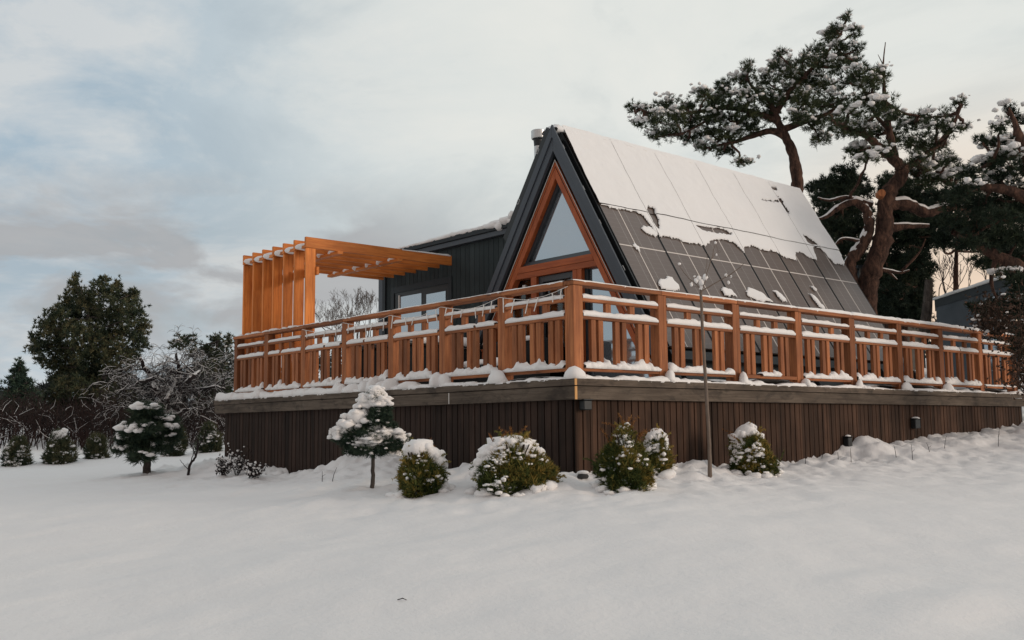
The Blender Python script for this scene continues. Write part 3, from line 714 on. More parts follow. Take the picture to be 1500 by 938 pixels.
for k in range(6):
    x0, x1 = XS[k]+.004, XS[k+1]-.004
    sheet(x0, x1, 3.154, 4.70, mk_main(3.158, 9), .035, 'panel_snow', .016)
    sheet(x0, x1, 2.60, 3.146, mk_main(2.6, 3.14), .028, 'panel_snow')
for h in PATCH:
    a = np.array(h); x0, t0 = a.min(0)-.04; x1, t1 = a.max(0)+.04
    sheet(x0, x1, t0, t1, (lambda h: lambda X, T: inside(X, T, h))(h), .035, 'panel_snow')
# ridge snow
rb = SB(); rb.strip((2.84, 3.33, 3.98), (XE-.02, 3.33, 3.95), .34, lambda s, c: .105*(1+.18*fbm(P3(s), 1.5, 4, 61)), step=.04, seed=6, rag=.08)
rb.build('ridge_snow', 'snow_roof', cabin)
# chimney pipe
ch = thing('x', (0, 0, 0), None, None); bpy.data.objects.remove(ch)
cc = onp = CAM+(pixdir(789.5, 240))*(17.0); cxx, cyy = cc[0], cc[1]
zt_ = (CAM+pixdir(789.5, 203)*17.0)[2]; zc_ = (CAM+pixdir(789.5, 190)*17.0)[2]
pipe = MB(); pipe.tube([(cxx, cyy, 1.6), (cxx, cyy, zt_-.10)], .080, 20); pipe = pipe.build('chimney_pipe', 'steel', cabin, smooth=False)
MB().tube([(cxx, cyy, zt_-.13), (cxx, cyy, zt_-.02), (cxx, cyy, zt_+.0)], [.080, .09, .112], 20).build('pipe_collar', 'black_metal', pipe)
MB().tube([(cxx, cyy, zt_+.002), (cxx, cyy, zt_+.02), (cxx, cyy, zc_-.01), (cxx, cyy, zc_)], [.122, .128, .128, .115], 24).build('chimney_cap', 'steel', pipe)
# ---- annex
AX0 = 3.0
b = MB(); b.box(AX0+.02, 6.6, 4.35, 8.08, 0, 2.60); b.build('annex_core', 'trim_dark', cabin)
def clad(b, y0, y1, z0, z1):
    k = math.floor(y0/.125)
    while k*.125 < y1:
        a_, c_ = max(y0, k*.125+.004), min(y1, k*.125+.121)
        if c_ > a_+.01: b.box(AX0, AX0+.019, a_, c_, z0, z1)
        k += 1
b = MB(); WY0, WY1 = 6.05, 7.78
clad(b, 4.0, WY0-.001, 0, 2.59); clad(b, WY1+.001, 8.08, 0, 2.59); clad(b, WY0, WY1, 1.99, 2.59); clad(b, WY0, WY1, 0, .72)
b.build('annex_wall', 'annex_cladding', cabin)
MB().box(AX0-.03, AX0+.06, 8.082, 8.22, 0, 2.60).build('corner_board', 'trim_paint', cabin, .004)
MB().box(AX0-.028, AX0-.002, 8.0, 8.08, 0, 2.36).build('corner_board', 'trim_dark', cabin, .004)
MB().box(AX0-.09, 6.7, 3.72, 8.30, 2.595, 2.68).build('annex_fascia', 'trim_paint', cabin, .004)
MB().box(AX0-.12, 6.72, 3.60, 8.33, 2.683, 2.765).build('annex_roof', 'trim_dark', cabin, .004)
aw = MB(); aw.box(AX0-.022, AX0-.003, 5.98, 6.07, .65, 2.10); aw.box(AX0-.022, AX0-.003, 7.72, 7.81, .65, 2.10); aw.box(AX0-.022, AX0-.003, 6.071, 7.719, 1.985, 2.10)
wn = aw.build('annex_window', 'trim_dark', cabin, .003)
MB().box(AX0-.005, AX0+.015, 6.071, 7.719, .72, 1.984).build('window_frame', 'black_metal', wn)
MB().box(AX0-.012, AX0-.0065, 6.16, 6.72, .95, 1.86).build('pane', 'sky_glass', wn); MB().box(AX0-.012, AX0-.0065, 6.87, 7.52, .95, 1.90).build('pane', 'sky_glass', wn)
MB().box(AX0-.03, AX0-.008, 7.53, 7.56, .8, 1.93).build('jamb', 'white_trim', wn)
ab = SB()
ab.strip((3.05, 3.9, 2.762), (3.05, 8.3, 2.762), .34, lambda s, c: np.clip(.085-.012*(s-1), .035, .2)*(1+.2*fbm(P3(s), 2.2, 4, 91)), step=.03, seed=71, rag=.12)
gxs = np.linspace(3.1, 6.7, 40); gys = np.linspace(3.6, 8.3, 50); BX, BY = np.meshgrid(gxs, gys, indexing='ij'); q = 50
I = (np.arange(39)[:, None]*q+np.arange(49)[None]).ravel()
ab.add(np.stack([BX, BY, 2.83+.03*fbm(P3(BX, BY), 1.2, 3, 5)], -1).reshape(-1, 3), np.stack([I, I+q, I+q+1, I+1], -1))
ab.build('annex_snow', 'snow', cabin)
C_ = [(2.93, 4.45, 2.80), (2.92, 4.3, 2.86), (2.91, 4.75, 2.77), (2.90, 4.6, 2.72), (2.95, 4.2, 2.93), (2.93, 4.9, 2.78)]
snow_blobs('annex_snow', C_, np.array([(.09, .13, .08), (.08, .11, .07), (.09, .15, .06), (.07, .09, .07), (.06, .08, .07), (.08, .12, .05)]), cabin, 1, .25)

# ================================================================== PERGOLA
pg = thing('pergola', (.2, 7, 0), 'orange timber pergola of seven upright slats and roof beams beside the annex', 'pergola')
SY = [5.905, 6.252, 6.60, 6.948, 7.295, 7.643, 7.985]
for k, y_ in enumerate(SY):
    MB().box(.14, .30, y_, y_+.046, 0.02, 2.262).build('slat', 'pergola_wood_z', pg, .003)
    MB().box(.128, 2.93, y_-.003, y_+.044, 2.266, 2.432).build('beam', 'pergola_wood_x', pg, .003)
for k in range(6):
    MB().box(.145, .27, SY[k]+.0455, SY[k+1]-.0045, 2.268, 2.312).build('blocking', 'pergola_wood_y', pg, .002)
for x_ in (.66, 1.78):
    MB().box(x_, x_+.10, 5.86 if x_ < 2 else 5.86, 8.07, 2.218, 2.264).build('batten', 'pergola_wood_y', pg, .003)
MB().box(.302, .345, 5.87, 8.06, 1.86, 1.98).build('batten', 'pergola_wood_y', pg, .003)
C_ = []; R_ = []
for k in range(6):
    y_ = (SY[k]+SY[k+1])/2+.02
    C_.append((.21, y_, 2.305)); R_.append((.07, .145, .060))
    for x_ in (.71, 1.83): C_.append((x_, y_, 2.266)); R_.append((.055, .10, .05))
    C_.append((.33, y_, 1.985)); R_.append((.03, .12, .035))
V_, F_ = blobs(C_, np.array(R_), 1, .12); npmesh('pergola_snow', V_, F_, 'snow', pg, True)
pb = SB()
for k, y_ in enumerate(SY):
    x0_ = 1.9 if k == 0 else 1.0
    pb.strip((x0_, y_+.02, 2.43), (2.9, y_+.02, 2.43), .05, lambda s, c: np.clip(.002+.022*s, .002, .035)*(1+.2*fbm(P3(s), 5, 2, 5)), step=.04, seed=k, rag=.05)
pb.build('pergola_snow', 'snow', pg)
for k, (xx_, yy_) in enumerate([(2.45, 6.1), (2.6, 6.0)]): pass

# ================================================================== SMALL THINGS ON THE DECK AND WALL
tub = thing('hot_tub', (1.2, 6.4, 0), 'dark covered tub on the terrace under a thick cushion of snow', 'hot tub')
b = MB(); b.box(.85, 2.3, 4.3, 5.55, .02, .70); b.build('tub_body', 'dark_fabric', tub, .04)
MB().box(.80, 2.35, 4.25, 5.60, .701, .76).build('tub_cover', 'black_metal', tub, .02)
V_, F_ = blobs([(1.55, 4.9, .80), (1.3, 5.3, .80), (1.9, 4.6, .78), (1.2, 4.6, .78)], np.array([(.75, .65, .13), (.5, .45, .15), (.45, .4, .11), (.42, .42, .10)]), 1, .08); npmesh('cover_snow', V_, F_, 'snow', tub, True)
so = thing('garden_sofa', (1.2, 3, 0), 'low dark garden sofa with snow on its seat below the annex window', 'sofa')
MB().box(1.6, 2.4, 2.9, 4.2, .1, .40).build('seat', 'dark_fabric', so, .03); MB().box(2.2, 2.42, 2.9, 4.2, .401, .78).build('backrest', 'dark_fabric', so, .04)
V_, F_ = blobs([(1.85, 3.3, .41), (1.85, 3.8, .41), (2.3, 3.5, .78)], np.array([(.26, .34, .09), (.26, .34, .09), (.12, .6, .05)]), 1, .1); npmesh('seat_snow', V_, F_, 'snow', so, True)
def wall_box(x_, z_, w_, h_, lab, snow=True):
    t_ = thing('wall_box', (x_, -.05, z_-h_/2), lab, 'wall box', 'dark boxes fixed on the terrace skirt')
    b = MB(); b.box(x_-w_/2, x_+w_/2, -.13, -.052, z_-h_/2, z_+h_/2); b.build('housing', 'black_metal', t_, .008)
    MB().box(x_-w_/2-.008, x_+w_/2+.008, -.14, -.052, z_+h_/2+.001, z_+h_/2+.012).build('lid', 'black_metal', t_, .003)
    if snow:
        V_, F_ = blobs([(x_, -.095, z_+h_/2+.014)], np.array([(w_*.4, .035, .02)]), 1, .1); npmesh('lid_snow', V_, F_, 'snow', t_, True)
wall_box(5.13, -.74, .11, .13, 'low dark box with a snow cap on the skirt, nearest the last thuja')
wall_box(7.05, -.50, .15, .14, 'dark box with a dab of snow high on the right part of the skirt')
wall_box(.06, -.275, .12, .10, 'small black box tucked under the fascia beside the terrace corner', False)
p_, d_ = hit(854, 700)
st_ = thing('stone', p_, 'small dark stone with a snow cap at the foot of the terrace corner', 'stone')
V_, F_ = blobs([p_+np.array([0, 0, .015])], np.array([(.06, .05, .035)]), 1, .2); npmesh('rock', V_, F_, 'stone', st_, True)
V_, F_ = blobs([p_+np.array([0, 0, .052])], np.array([(.065, .055, .02)]), 1, .1); npmesh('snow_cap', V_, F_, 'snow', st_, True)
p_, d_ = hit(590, 882)
tw = MB(); tw.tube([p_+np.array([-.022, .02, .012]), p_+np.array([0, 0, .02]), p_+np.array([.022, -.012, .008])], [.003, .003, .0015], 5)
tw.tube([p_+np.array([0, 0, .02]), p_+np.array([-.012, -.012, .026])], [.002, .001], 4)
tag(tw.build('fallen_twig', 'dark_twig'), 'tiny dark twig lying on the open snow in the foreground', 'twig')
STL = ['dry stalk standing just below the high dark wall box', 'short dry stalk just left of the low dark wall box', 'leftmost dry stalk of the right bank, nearest the last thuja', 'dry stalk just right of the low dark wall box', 'short dry stalk between last thuja and the low wall box',
       'dry stalk a little left of the high dark wall box', 'dry stalk first to the right of the high dark wall box', 'dry stalk second to the right of the high dark wall box', 'tall lone dry stalk near the right edge of the picture', 'dry stalk in the snow left of the dwarf pine, nearer the pine', 'dry stalk farthest left of the dwarf pine']
for k, (u, v, h_, l_) in enumerate([(1337, 668, .20, 'leaning left'), (1228, 668, .10, 'short'), (1180, 674, .14, 'beside'), (1247, 672, .18, 'x'), (1203, 666, .1, 'x'), (1313, 664, .16, 'x'), (1362, 656, .12, 'x'), (1383, 654, .2, 'x'), (1462, 648, .27, 'x'), (486, 700, .16, 'x'), (472, 700, .12, 'x')]):
    p_, d_ = hit(u, v+6); b = MB(); ln = random.uniform(-.04, .05)
    b.tube([p_-np.array([0, 0, .03]), p_+np.array([ln*.4, -ln*.2, h_*.5]), p_+np.array([ln, -ln*.5, h_])], [.0045, .0035, .002], 5)
    if k % 2 == 0: b.tube([p_+np.array([ln*.4, 0, h_*.5]), p_+np.array([ln*.4+.03, -.02, h_*.7])], [.0025, .0015], 4)
    tag(b.build('dry_stalk', 'dark_twig'), STL[k], 'stalk', 'dry stalks in the snow below the terrace')

# ================================================================== VEGETATION
def needles(C, A, n, L, w, spread, tone, tj=.15):
    """n thin triangles round every centre C, pointing about axis A"""
    m_ = len(C); A = A/np.linalg.norm(A, axis=1)[:, None]
    D = A[:, None, :]+spread*RNG.normal(size=(m_, n, 3)); D /= np.linalg.norm(D, axis=2)[..., None]
    Ln = (L if np.ndim(L) else np.full(m_, L))[:, None]*RNG.uniform(.6, 1.1, (m_, n))
    P = np.cross(D, RNG.normal(size=(m_, n, 3))); P /= np.linalg.norm(P, axis=2)[..., None]+1e-9
    b0 = C[:, None, :]+D*(Ln*RNG.uniform(0, .25, (m_, n)))[..., None]
    V = np.stack([b0-P*w, b0+P*w, C[:, None, :]+D*Ln[..., None]], 2).reshape(-1, 3)
    T = np.clip(np.repeat((tone[:, None]+tj*RNG.normal(size=(m_, n))).reshape(-1), 3), 0, 1)
    return V, np.arange(len(V)).reshape(-1, 3), T
def smooth_path(P, n=6, jit=0.):
    P = np.asarray(P, float)
    if len(P) < 3: 
        s = np.linspace(0, 1, n)[:, None]; return P[0]*(1-s)+P[-1]*s
    Q = []
    E = np.vstack([2*P[0]-P[1], P, 2*P[-1]-P[-2]])
    for i in range(1, len(E)-2):
        p0, p1, p2, p3 = E[i-1:i+3]
        for s in np.linspace(0, 1, n, endpoint=False):
            Q.append(.5*((2*p1)+(-p0+p2)*s+(2*p0-5*p1+4*p2-p3)*s*s+(-p0+3*p1-3*p2+p3)*s**3))
    Q.append(P[-1]); Q = np.array(Q)
    if jit: Q[1:-1] += RNG.normal(size=Q[1:-1].shape)*jit
    return Q
def snow_on(tb, path, rad, frac=.75, gaps=0.):
    """snow lying on the upper side of a branch"""
    path = np.asarray(path); rad = np.broadcast_to(rad, (len(path),))
    n_ = len(path)
    if n_ < 3: path = smooth_path(path, 4); rad = np.linspace(rad[0], rad[-1], len(path)); n_ = len(path)
    p_ = path+np.array([0, 0, 1.])*(rad*.72)[:, None]
    tb.tube(p_, rad*frac*(1+.35*vnoise(path, 5, 3)), 6)
def tree(name, D, label, cat, limbs, pads, needle, snow_amt, trunkmat='pine_bark', group=None, tuft=(14, .15, .010, .75), dens=1., tone=(.45, .22), thick_snow=.0, depth_scale=.8, base=None, twigs=True, snow_bias=.45, nuggets=None):
    """limbs: [(points (u,v[,dd]), r0, r1, snow?)] ; pads: (u,v,ru,rv[,dd[,snow]]) pixels of the photograph at depth D"""
    pm = D/FPX
    b0 = np.array(at(limbs[0][0][0][0], limbs[0][0][0][1], D)) if base is None else np.array(base)
    root = thing(name, b0, label, cat, group)
    tb = TB(); sn = TB(); LP = []; LR = []
    for pts, ra, rb_, snw in limbs:
        P = [at(q[0], q[1], D+(q[2] if len(q) > 2 else 0)) for q in pts]; Q = smooth_path(P, 6, ra*.03); rr = np.linspace(ra, rb_, len(Q))*(1+.06*RNG.normal(size=len(Q)))
        tb.tube(Q, rr, 9); LP.append(Q); LR.append(rr)
        if snw: snow_on(sn, Q, rr, .72)
    A = np.concatenate(LP)
    TC = []; TA = []; TT = []; SC_ = []; SR_ = []
    tb2 = TB()
    for pd in pads:
        u, v, ru, rv = pd[:4]; dd = pd[4] if len(pd) > 4 and pd[4] is not None else RNG.uniform(-1, 1)*1.0
        sa = pd[5] if len(pd) > 5 else snow_amt
        c = np.array(at(u, v, D+dd)); rx = ru*pm; rz = rv*pm; ry = rx*depth_scale
        j = np.argmin(np.linalg.norm(A-c, axis=1)+.3*np.maximum(0, A[:, 2]-c[2]))
        if twigs:
            mid = (A[j]+c)/2+np.array([0, 0, -.08*np.linalg.norm(A[j]-c)])+RNG.normal(size=3)*.05
            Q = smooth_path([A[j], mid, c], 4, .015); tb2.tube(Q, np.linspace(.035, .018, len(Q)), 5)
        n_ = max(6, int(dens*(rx*ry+rx*rz)*400))
        X = RNG.normal(size=(n_, 3)); X /= np.linalg.norm(X, axis=1)[:, None]; X *= (RNG.uniform(0, 1, n_)**.5*RNG.choice([1., 1., 1.12], n_))[:, None]
        bumpf = 1+.35*vnoise(X*1.4+c, 1.5, 8)
        X = X*bumpf[:, None]
        TCp = c+RT*(X[:, :1]*rx)+np.array([0, 0, 1.])*(X[:, 2:]*rz)+np.cross(RT, [0, 0, 1.])*(X[:, 1:2]*ry)
        ax = X*np.array([.6, .6, .5])+np.array([0, 0, .75]); ax = RT*ax[:, :1]+np.array([0, 0, 1.])*ax[:, 2:]+np.cross(RT, [0, 0, 1.])*ax[:, 1:2]
        TC.append(TCp); TA.append(ax); TT.append(np.clip(tone[0]+tone[1]*RNG.normal(size=n_)+.12*RNG.normal(), 0, 1))
        if twigs:
            for q in RNG.choice(n_, min(n_, max(3, n_//16)), False):
                e = TCp[q]; m_ = (c+e)/2+np.array([0, 0, -.03]); tb2.tube(np.array([c, m_, e]), [.014, .009, .005], 3)
        if sa > 0:
            up_ = X[:, 2] > snow_bias-.5*sa; idx = np.where(up_)[0]; k_ = int(sa*2.6*RNG.uniform(.4, 1.5)+.5)
            if k_ > 0 and len(idx) > 3:
                for i_ in RNG.choice(idx, min(k_, len(idx)), False):
                    m__ = RNG.integers(7, 18); s0_ = RNG.uniform(.6, 1.35)*(nuggets or 1.); of = RNG.normal(size=(m__, 3))*np.array([.11, .11, .028])*s0_
                    SC_.append(TCp[i_]+np.array([0, 0, .03])+of); SR_.append(RNG.uniform(.022, .062, m__)*s0_)
                k2 = min(len(idx), int(sa*n_*.09)); j_ = RNG.choice(idx, k2, False); SC_.append(TCp[j_]+np.array([0, 0, .03])); SR_.append(RNG.uniform(.012, .034, k2)*(nuggets or 1.))
    TC = np.concatenate(TC); TA = np.concatenate(TA); TT = np.concatenate(TT)
    nn, L_, w_, sp = tuft
    trunk = tb.build('trunk', trunkmat, root)
    if tb2.V: tb2.build('branches', trunkmat, root)
    V, F, T = needles(TC, TA, nn, L_, w_, sp, TT); npmesh('crown', V, F, needle, root, False, T)
    if sn.V: sn.build('branch_snow', 'snow', root)
    if SC_: snow_blobs('crown_snow', np.concatenate(SC_), np.concatenate(SR_), root, .62, .45)
    return root, trunk

# ---- pine behind the right end of the cabin (A)
limbA = [([(1268, 520), (1268, 470), (1271, 420), (1283, 380), (1295, 345), (1297, 300), (1306, 276), (1321, 258), (1317, 242), (1300, 226), (1280, 210), (1267, 196)], .245, .065, False),
         ([(1262, 455), (1248, 415), (1245, 385), (1262, 362), (1273, 335), (1270, 312), (1262, 300)], .15, .085, True),
         ([(1262, 300), (1250, 296), (1228, 305), (1210, 318), (1196, 322)], .10, .02, True),
         ([(1294, 300), (1330, 301), (1357, 312), (1380, 306), (1418, 305)], .14, .06, True), ([(1418, 305), (1415, 322), (1425, 345)], .07, .03, False),
         ([(1290, 342), (1315, 333), (1361, 331)], .12, .035, True), ([(1280, 395), (1300, 397), (1318, 400), (1332, 396)], .05, .015, True), ([(1300, 397), (1314, 410)], .03, .012, True),
         ([(1278, 300), (1240, 290), (1215, 294), (1198, 290)], .05, .015, True), ([(1265, 355), (1235, 350), (1222, 360)], .035, .012, True), ([(1320, 398), (1345, 372), (1356, 350)], .03, .01, False),
         ([(1310, 230), (1302, 190), (1296, 150), (1295, 118)], .09, .03, False), ([(1295, 118), (1294, 92), (1297, 62)], .025, .008, False), ([(1294, 96), (1286, 80)], .012, .005, False),
         ([(1318, 250), (1345, 235), (1370, 215), (1395, 185), (1408, 155)], .09, .02, False), ([(1267, 196), (1245, 190), (1222, 180)], .08, .03, False),
         ([(1340, 240), (1375, 262), (1400, 275)], .06, .02, False), ([(1302, 190), (1280, 165), (1262, 125)], .05, .02, False), ([(1296, 150), (1320, 165), (1345, 170)], .05, .02, False)]
padA = [(1240, 122, 16, 14), (1258, 112, 20, 18), (1278, 118, 18, 16), (1292, 110, 14, 14), (1270, 145, 24, 20), (1245, 165, 22, 18), (1292, 160, 24, 18), (1312, 172, 16, 14), (1235, 192, 22, 14), (1262, 190, 24, 16), (1284, 196, 20, 14),
        (1310, 200, 18, 14), (1338, 182, 22, 15), (1356, 172, 16, 12), (1372, 186, 20, 14), (1390, 170, 14, 12), (1404, 152, 10, 11), (1412, 186, 10, 9), (1396, 192, 14, 10), (1330, 210, 18, 12), (1352, 212, 22, 14),
        (1374, 216, 18, 12), (1346, 232, 18, 12), (1370, 240, 24, 14), (1392, 236, 14, 10), (1300, 222, 14, 10), (1344, 258, 22, 14), (1368, 264, 24, 14), (1392, 262, 20, 14), (1408, 252, 14, 12), (1256, 222, 20, 12), (1272, 232, 14, 10)]
rA, trA = tree('pine_tree', 20.0, 'crooked pine with a red-brown double trunk right behind the cabin roof', 'tree', limbA, padA, 'pine_needles', .75, tuft=(18, .125, .0065, .9), dens=1.35, group='pines behind the cabin')
c_ = at(1291, 283, 19.6); MB().tube([c_-FW*.03, c_+FW*.12+np.array([.02, 0, -.03])], [.075, .09], 12).build('sawn_stub', 'rail_wood_z', trA)
# ---- pine over the ridge (B)
limbB = [([(1182, 420), (1172, 330), (1168, 285), (1167, 255), (1160, 222), (1146, 192), (1135, 168), (1128, 150)], .17, .07, False),
         ([(1150, 200), (1130, 192), (1100, 200), (1075, 208), (1047, 214)], .10, .02, False), ([(1140, 178), (1105, 165), (1060, 158), (1015, 165), (965, 168), (935, 160)], .08, .015, False),
         ([(1135, 168), (1160, 130), (1195, 95), (1225, 60), (1241, 30)], .08, .01, False), ([(1148, 190), (1180, 178), (1215, 165), (1240, 140)], .09, .02, False),
         ([(1060, 158), (1030, 180), (1000, 196)], .05, .015, False), ([(1128, 150), (1100, 125), (1090, 100)], .05, .015, False), ([(1100, 165), (1070, 190), (1040, 220)], .05, .02, False)]
padB = [(928, 158, 12, 10), (945, 165, 16, 12), (962, 178, 18, 12), (938, 182, 12, 9), (975, 158, 18, 12), (990, 172, 20, 14), (962, 200, 16, 10), (985, 196, 18, 11), (1006, 158, 18, 13), (1012, 180, 20, 13), (1010, 202, 18, 11), (1032, 138, 14, 12), (1045, 150, 20, 15),
        (1038, 172, 22, 14), (1040, 195, 22, 13), (1035, 217, 16, 9), (1062, 128, 18, 14), (1072, 150, 22, 15), (1066, 175, 22, 14), (1070, 200, 22, 13), (1062, 222, 18, 10), (1090, 118, 16, 15), (1096, 98, 11, 11), (1100, 140, 22, 16), (1095, 165, 22, 15), (1100, 188, 22, 13), (1085, 238, 12, 8),
        (1125, 120, 20, 15), (1130, 146, 22, 16), (1125, 170, 20, 14), (1145, 100, 20, 14), (1142, 82, 12, 10), (1160, 115, 22, 16), (1158, 142, 22, 16), (1176, 92, 20, 14), (1180, 120, 22, 17), (1178, 148, 22, 16), (1172, 172, 20, 13), (1196, 76, 18, 13), (1205, 100, 20, 16), (1205, 128, 22, 16), (1200, 155, 22, 15), (1195, 182, 22, 13), (1200, 205, 16, 10),
        (1214, 58, 14, 12), (1226, 44, 12, 10), (1240, 27, 9, 9), (1250, 50, 12, 11), (1232, 72, 18, 14), (1255, 72, 12, 10), (1230, 98, 18, 15), (1225, 150, 20, 15), (1222, 180, 18, 14), (1218, 48, 12, 10), (1252, 92, 14, 12), ]
tree('pine_tree', 23.0, 'wide leaning pine whose snowy crown spreads left over the cabin ridge', 'tree', limbB, padB, 'pine_needles', .62, tuft=(18, .135, .007, .9), dens=1.25, group='pines behind the cabin')
# ---- pine at the right edge (C)
limbC = [([(1560, 560), (1545, 420), (1530, 330), (1510, 250), (1490, 190), (1478, 158)], .24, .015, False), ([(1540, 420), (1500, 395), (1460, 375), (1420, 352), (1395, 340)], .14, .05, False), ([(1520, 300), (1480, 280), (1440, 275), (1405, 285)], .12, .03, False),
         ([(1500, 220), (1460, 235), (1430, 250)], .07, .02, False), ([(1460, 375), (1452, 410), (1460, 440)], .05, .02, False), ([(1500, 395), (1496, 430), (1476, 470)], .05, .015, False)]
padC = [(1478, 162, 10, 12, None, .2), (1490, 178, 14, 12, None, .3), (1468, 188, 14, 11, None, .3), (1440, 208, 12, 9, None, .3), (1455, 212, 16, 10), (1485, 205, 18, 13), (1500, 220, 20, 15), (1470, 232, 24, 14), (1445, 242, 22, 14), (1422, 256, 20, 13), (1498, 250, 24, 15), (1470, 258, 24, 14),
        (1440, 272, 24, 14), (1412, 282, 22, 14), (1490, 280, 24, 16), (1460, 292, 26, 15, None, .3), (1430, 302, 26, 15, None, .2), (1400, 300, 22, 14, None, .2), (1495, 310, 24, 18, None, .2), (1465, 322, 28, 17, None, .1), (1430, 330, 28, 17, None, .1), (1395, 328, 24, 16, None, .1), (1490, 345, 28, 18, None, .1),
        (1455, 352, 28, 16, None, .05), (1420, 356, 26, 14, None, .0), (1495, 378, 22, 14, None, .1), (1470, 372, 20, 10, None, 0)]
tree('pine_tree', 17.5, 'dark pine at the right edge with large snow pads on its upper boughs', 'tree', limbC, padC, 'dark_needles', .8, tuft=(18, .12, .007, .9), dens=1.6, group='pines behind the cabin', tone=(.45, .2), nuggets=1.25)
# ---- darker conifers filling in behind
def dark_conifer(D, trunk_pts, pads, label, snow=.12):
    tree('juniper_tree', D, label, 'tree', [(trunk_pts, .10, .03, False)], pads, 'dark_needles', snow, tuft=(17, .14, .010, .9), dens=1.5, group='dark evergreens behind the pines', tone=(.4, .22), depth_scale=.9)
dark_conifer(25.0, [(1232, 520), (1230, 420), (1232, 330), (1235, 280)], [(1215, 268, 16, 12), (1240, 255, 20, 14), (1232, 280, 24, 15), (1205, 290, 16, 12), (1215, 310, 22, 15), (1245, 305, 22, 16), (1225, 335, 24, 16), (1250, 345, 22, 16), (1210, 355, 14, 12), (1240, 370, 20, 15), (1262, 330, 16, 14), (1255, 270, 16, 12)], 'dark evergreen standing left of the double pine trunk')
dark_conifer(26.0, [(1325, 560), (1325, 450), (1330, 360), (1335, 290)], [(1310, 275, 22, 15), (1345, 280, 24, 15), (1325, 300, 28, 18), (1360, 300, 24, 16), (1310, 325, 26, 18), (1345, 330, 28, 18), (1320, 352, 28, 18), (1355, 358, 24, 16), (1312, 380, 24, 18), (1345, 385, 22, 18), (1320, 408, 22, 18), (1345, 415, 20, 18), (1310, 432, 22, 18), (1342, 440, 20, 16), (1325, 460, 26, 16), (1350, 470, 16, 12), (1298, 455, 16, 14), (1300, 410, 14, 16), (1380, 320, 22, 16), (1384, 345, 18, 14), (1362, 395, 10, 14)], 'dark evergreen between the double pine trunk and the grey shed')
dark_conifer(24.0, [(1400, 520), (1400, 420), (1402, 340)], [(1380, 290, 22, 15), (1410, 300, 22, 15), (1395, 335, 24, 15), (1380, 355, 16, 12), (1425, 345, 20, 14), (1445, 365, 18, 10), (1400, 358, 18, 10)], 'dark evergreen whose boughs hang above the grey shed')
dark_conifer(18.5, [(1475, 560), (1472, 500), (1465, 455)], [(1440, 452, 14, 9), (1462, 446, 16, 10), (1482, 455, 16, 12), (1452, 468, 14, 9), (1474, 475, 18, 12), (1425, 448, 10, 6), (1490, 435, 12, 14), (1462, 492, 12, 10), (1492, 495, 12, 16)], 'low dark evergreen in front of the shed wall, right of its middle')
dark_conifer(16.0, [(1512, 640), (1510, 540), (1512, 440)], [(1500, 420, 22, 20), (1478, 405, 18, 12), (1495, 450, 22, 18), (1505, 480, 20, 20), (1492, 510, 12, 16), (1505, 540, 12, 20)], 'dark evergreen cut by the right edge behind the railing end', .3)

def rpads(n, u0, u1, v0, v1, r=(14, 24), seed=1):
    q = np.random.default_rng(seed); return [(q.uniform(u0, u1), q.uniform(v0, v1), q.uniform(*r), q.uniform(*r)*.65) for _ in range(n)]
dark_conifer(27.0, [(1300, 560), (1300, 420), (1305, 300)], rpads(16, 1300, 1362, 262, 360, seed=2)+rpads(16, 1292, 1356, 360, 470, seed=3), 'farther evergreen filling the gap right behind the double pine trunk', .08)
dark_conifer(22.5, [(1470, 560), (1465, 420), (1450, 300)], rpads(20, 1365, 1500, 270, 352, seed=4)+rpads(6, 1440, 1505, 350, 385, seed=5), 'evergreen spreading over the shed behind the large snow pads', .10)
dark_conifer(29.0, [(1225, 560), (1225, 420), (1225, 320)], rpads(12, 1198, 1262, 262, 330, seed=6)+rpads(9, 1222, 1265, 330, 400, seed=7), 'farthest evergreen left of the pine trunks, just past the roof end', .06)
# ---- rust-leaved shrub at the right edge
def leafy(name, D, label, cat, u0, v0, u1, v1, n, L, mt, snow, group=None):
    c = at((u0+u1)/2, v1, D); root = thing(name, c, label, cat, group); tb = TB(); TC = []
    for k in range(26):
        e = at(random.uniform(u0, u1), random.uniform(v0, v1), D+random.uniform(-.5, .5)); s_ = at((u0+u1)/2+random.uniform(-8, 8), v1+20, D)
        Q = smooth_path([s_, (s_+e)/2+RNG.normal(size=3)*.12, e], 5, .01); tb.tube(Q, np.linspace(.014, .004, len(Q)), 4); 
        for q in Q[3:]: TC.append(q+RNG.normal(size=(n//26//6+1, 3))*.13)
    tb.build('stems', 'twig', root); TC = np.concatenate(TC); m_ = len(TC)
    V, F, T = needles(TC, RNG.normal(size=(m_, 3))+np.array([0, 0, -.4]), 4, L, L*.28, .6, np.clip(RNG.normal(size=m_)*.25+.45, 0, 1)); npmesh('leaves', V, F, mt, root, False, T)
    s_ = RNG.choice(m_, int(m_*snow), False); snow_blobs('snow_caps', TC[s_]+np.array([0, 0, .02]), RNG.uniform(.015, .045, len(s_)), root, .6, .4)
    return root
leafy('leafy_shrub', 14.5, 'shrub with withered reddish leaves and snow beyond the end of the railing', 'shrub', 1484, 395, 1545, 560, 800, .06, 'rust_leaves', .02)
leafy('leafy_shrub', 15.5, 'thin shrub with withered leaves hanging in front of the grey shed', 'shrub', 1425, 440, 1490, 470, 400, .05, 'rust_leaves', .03)

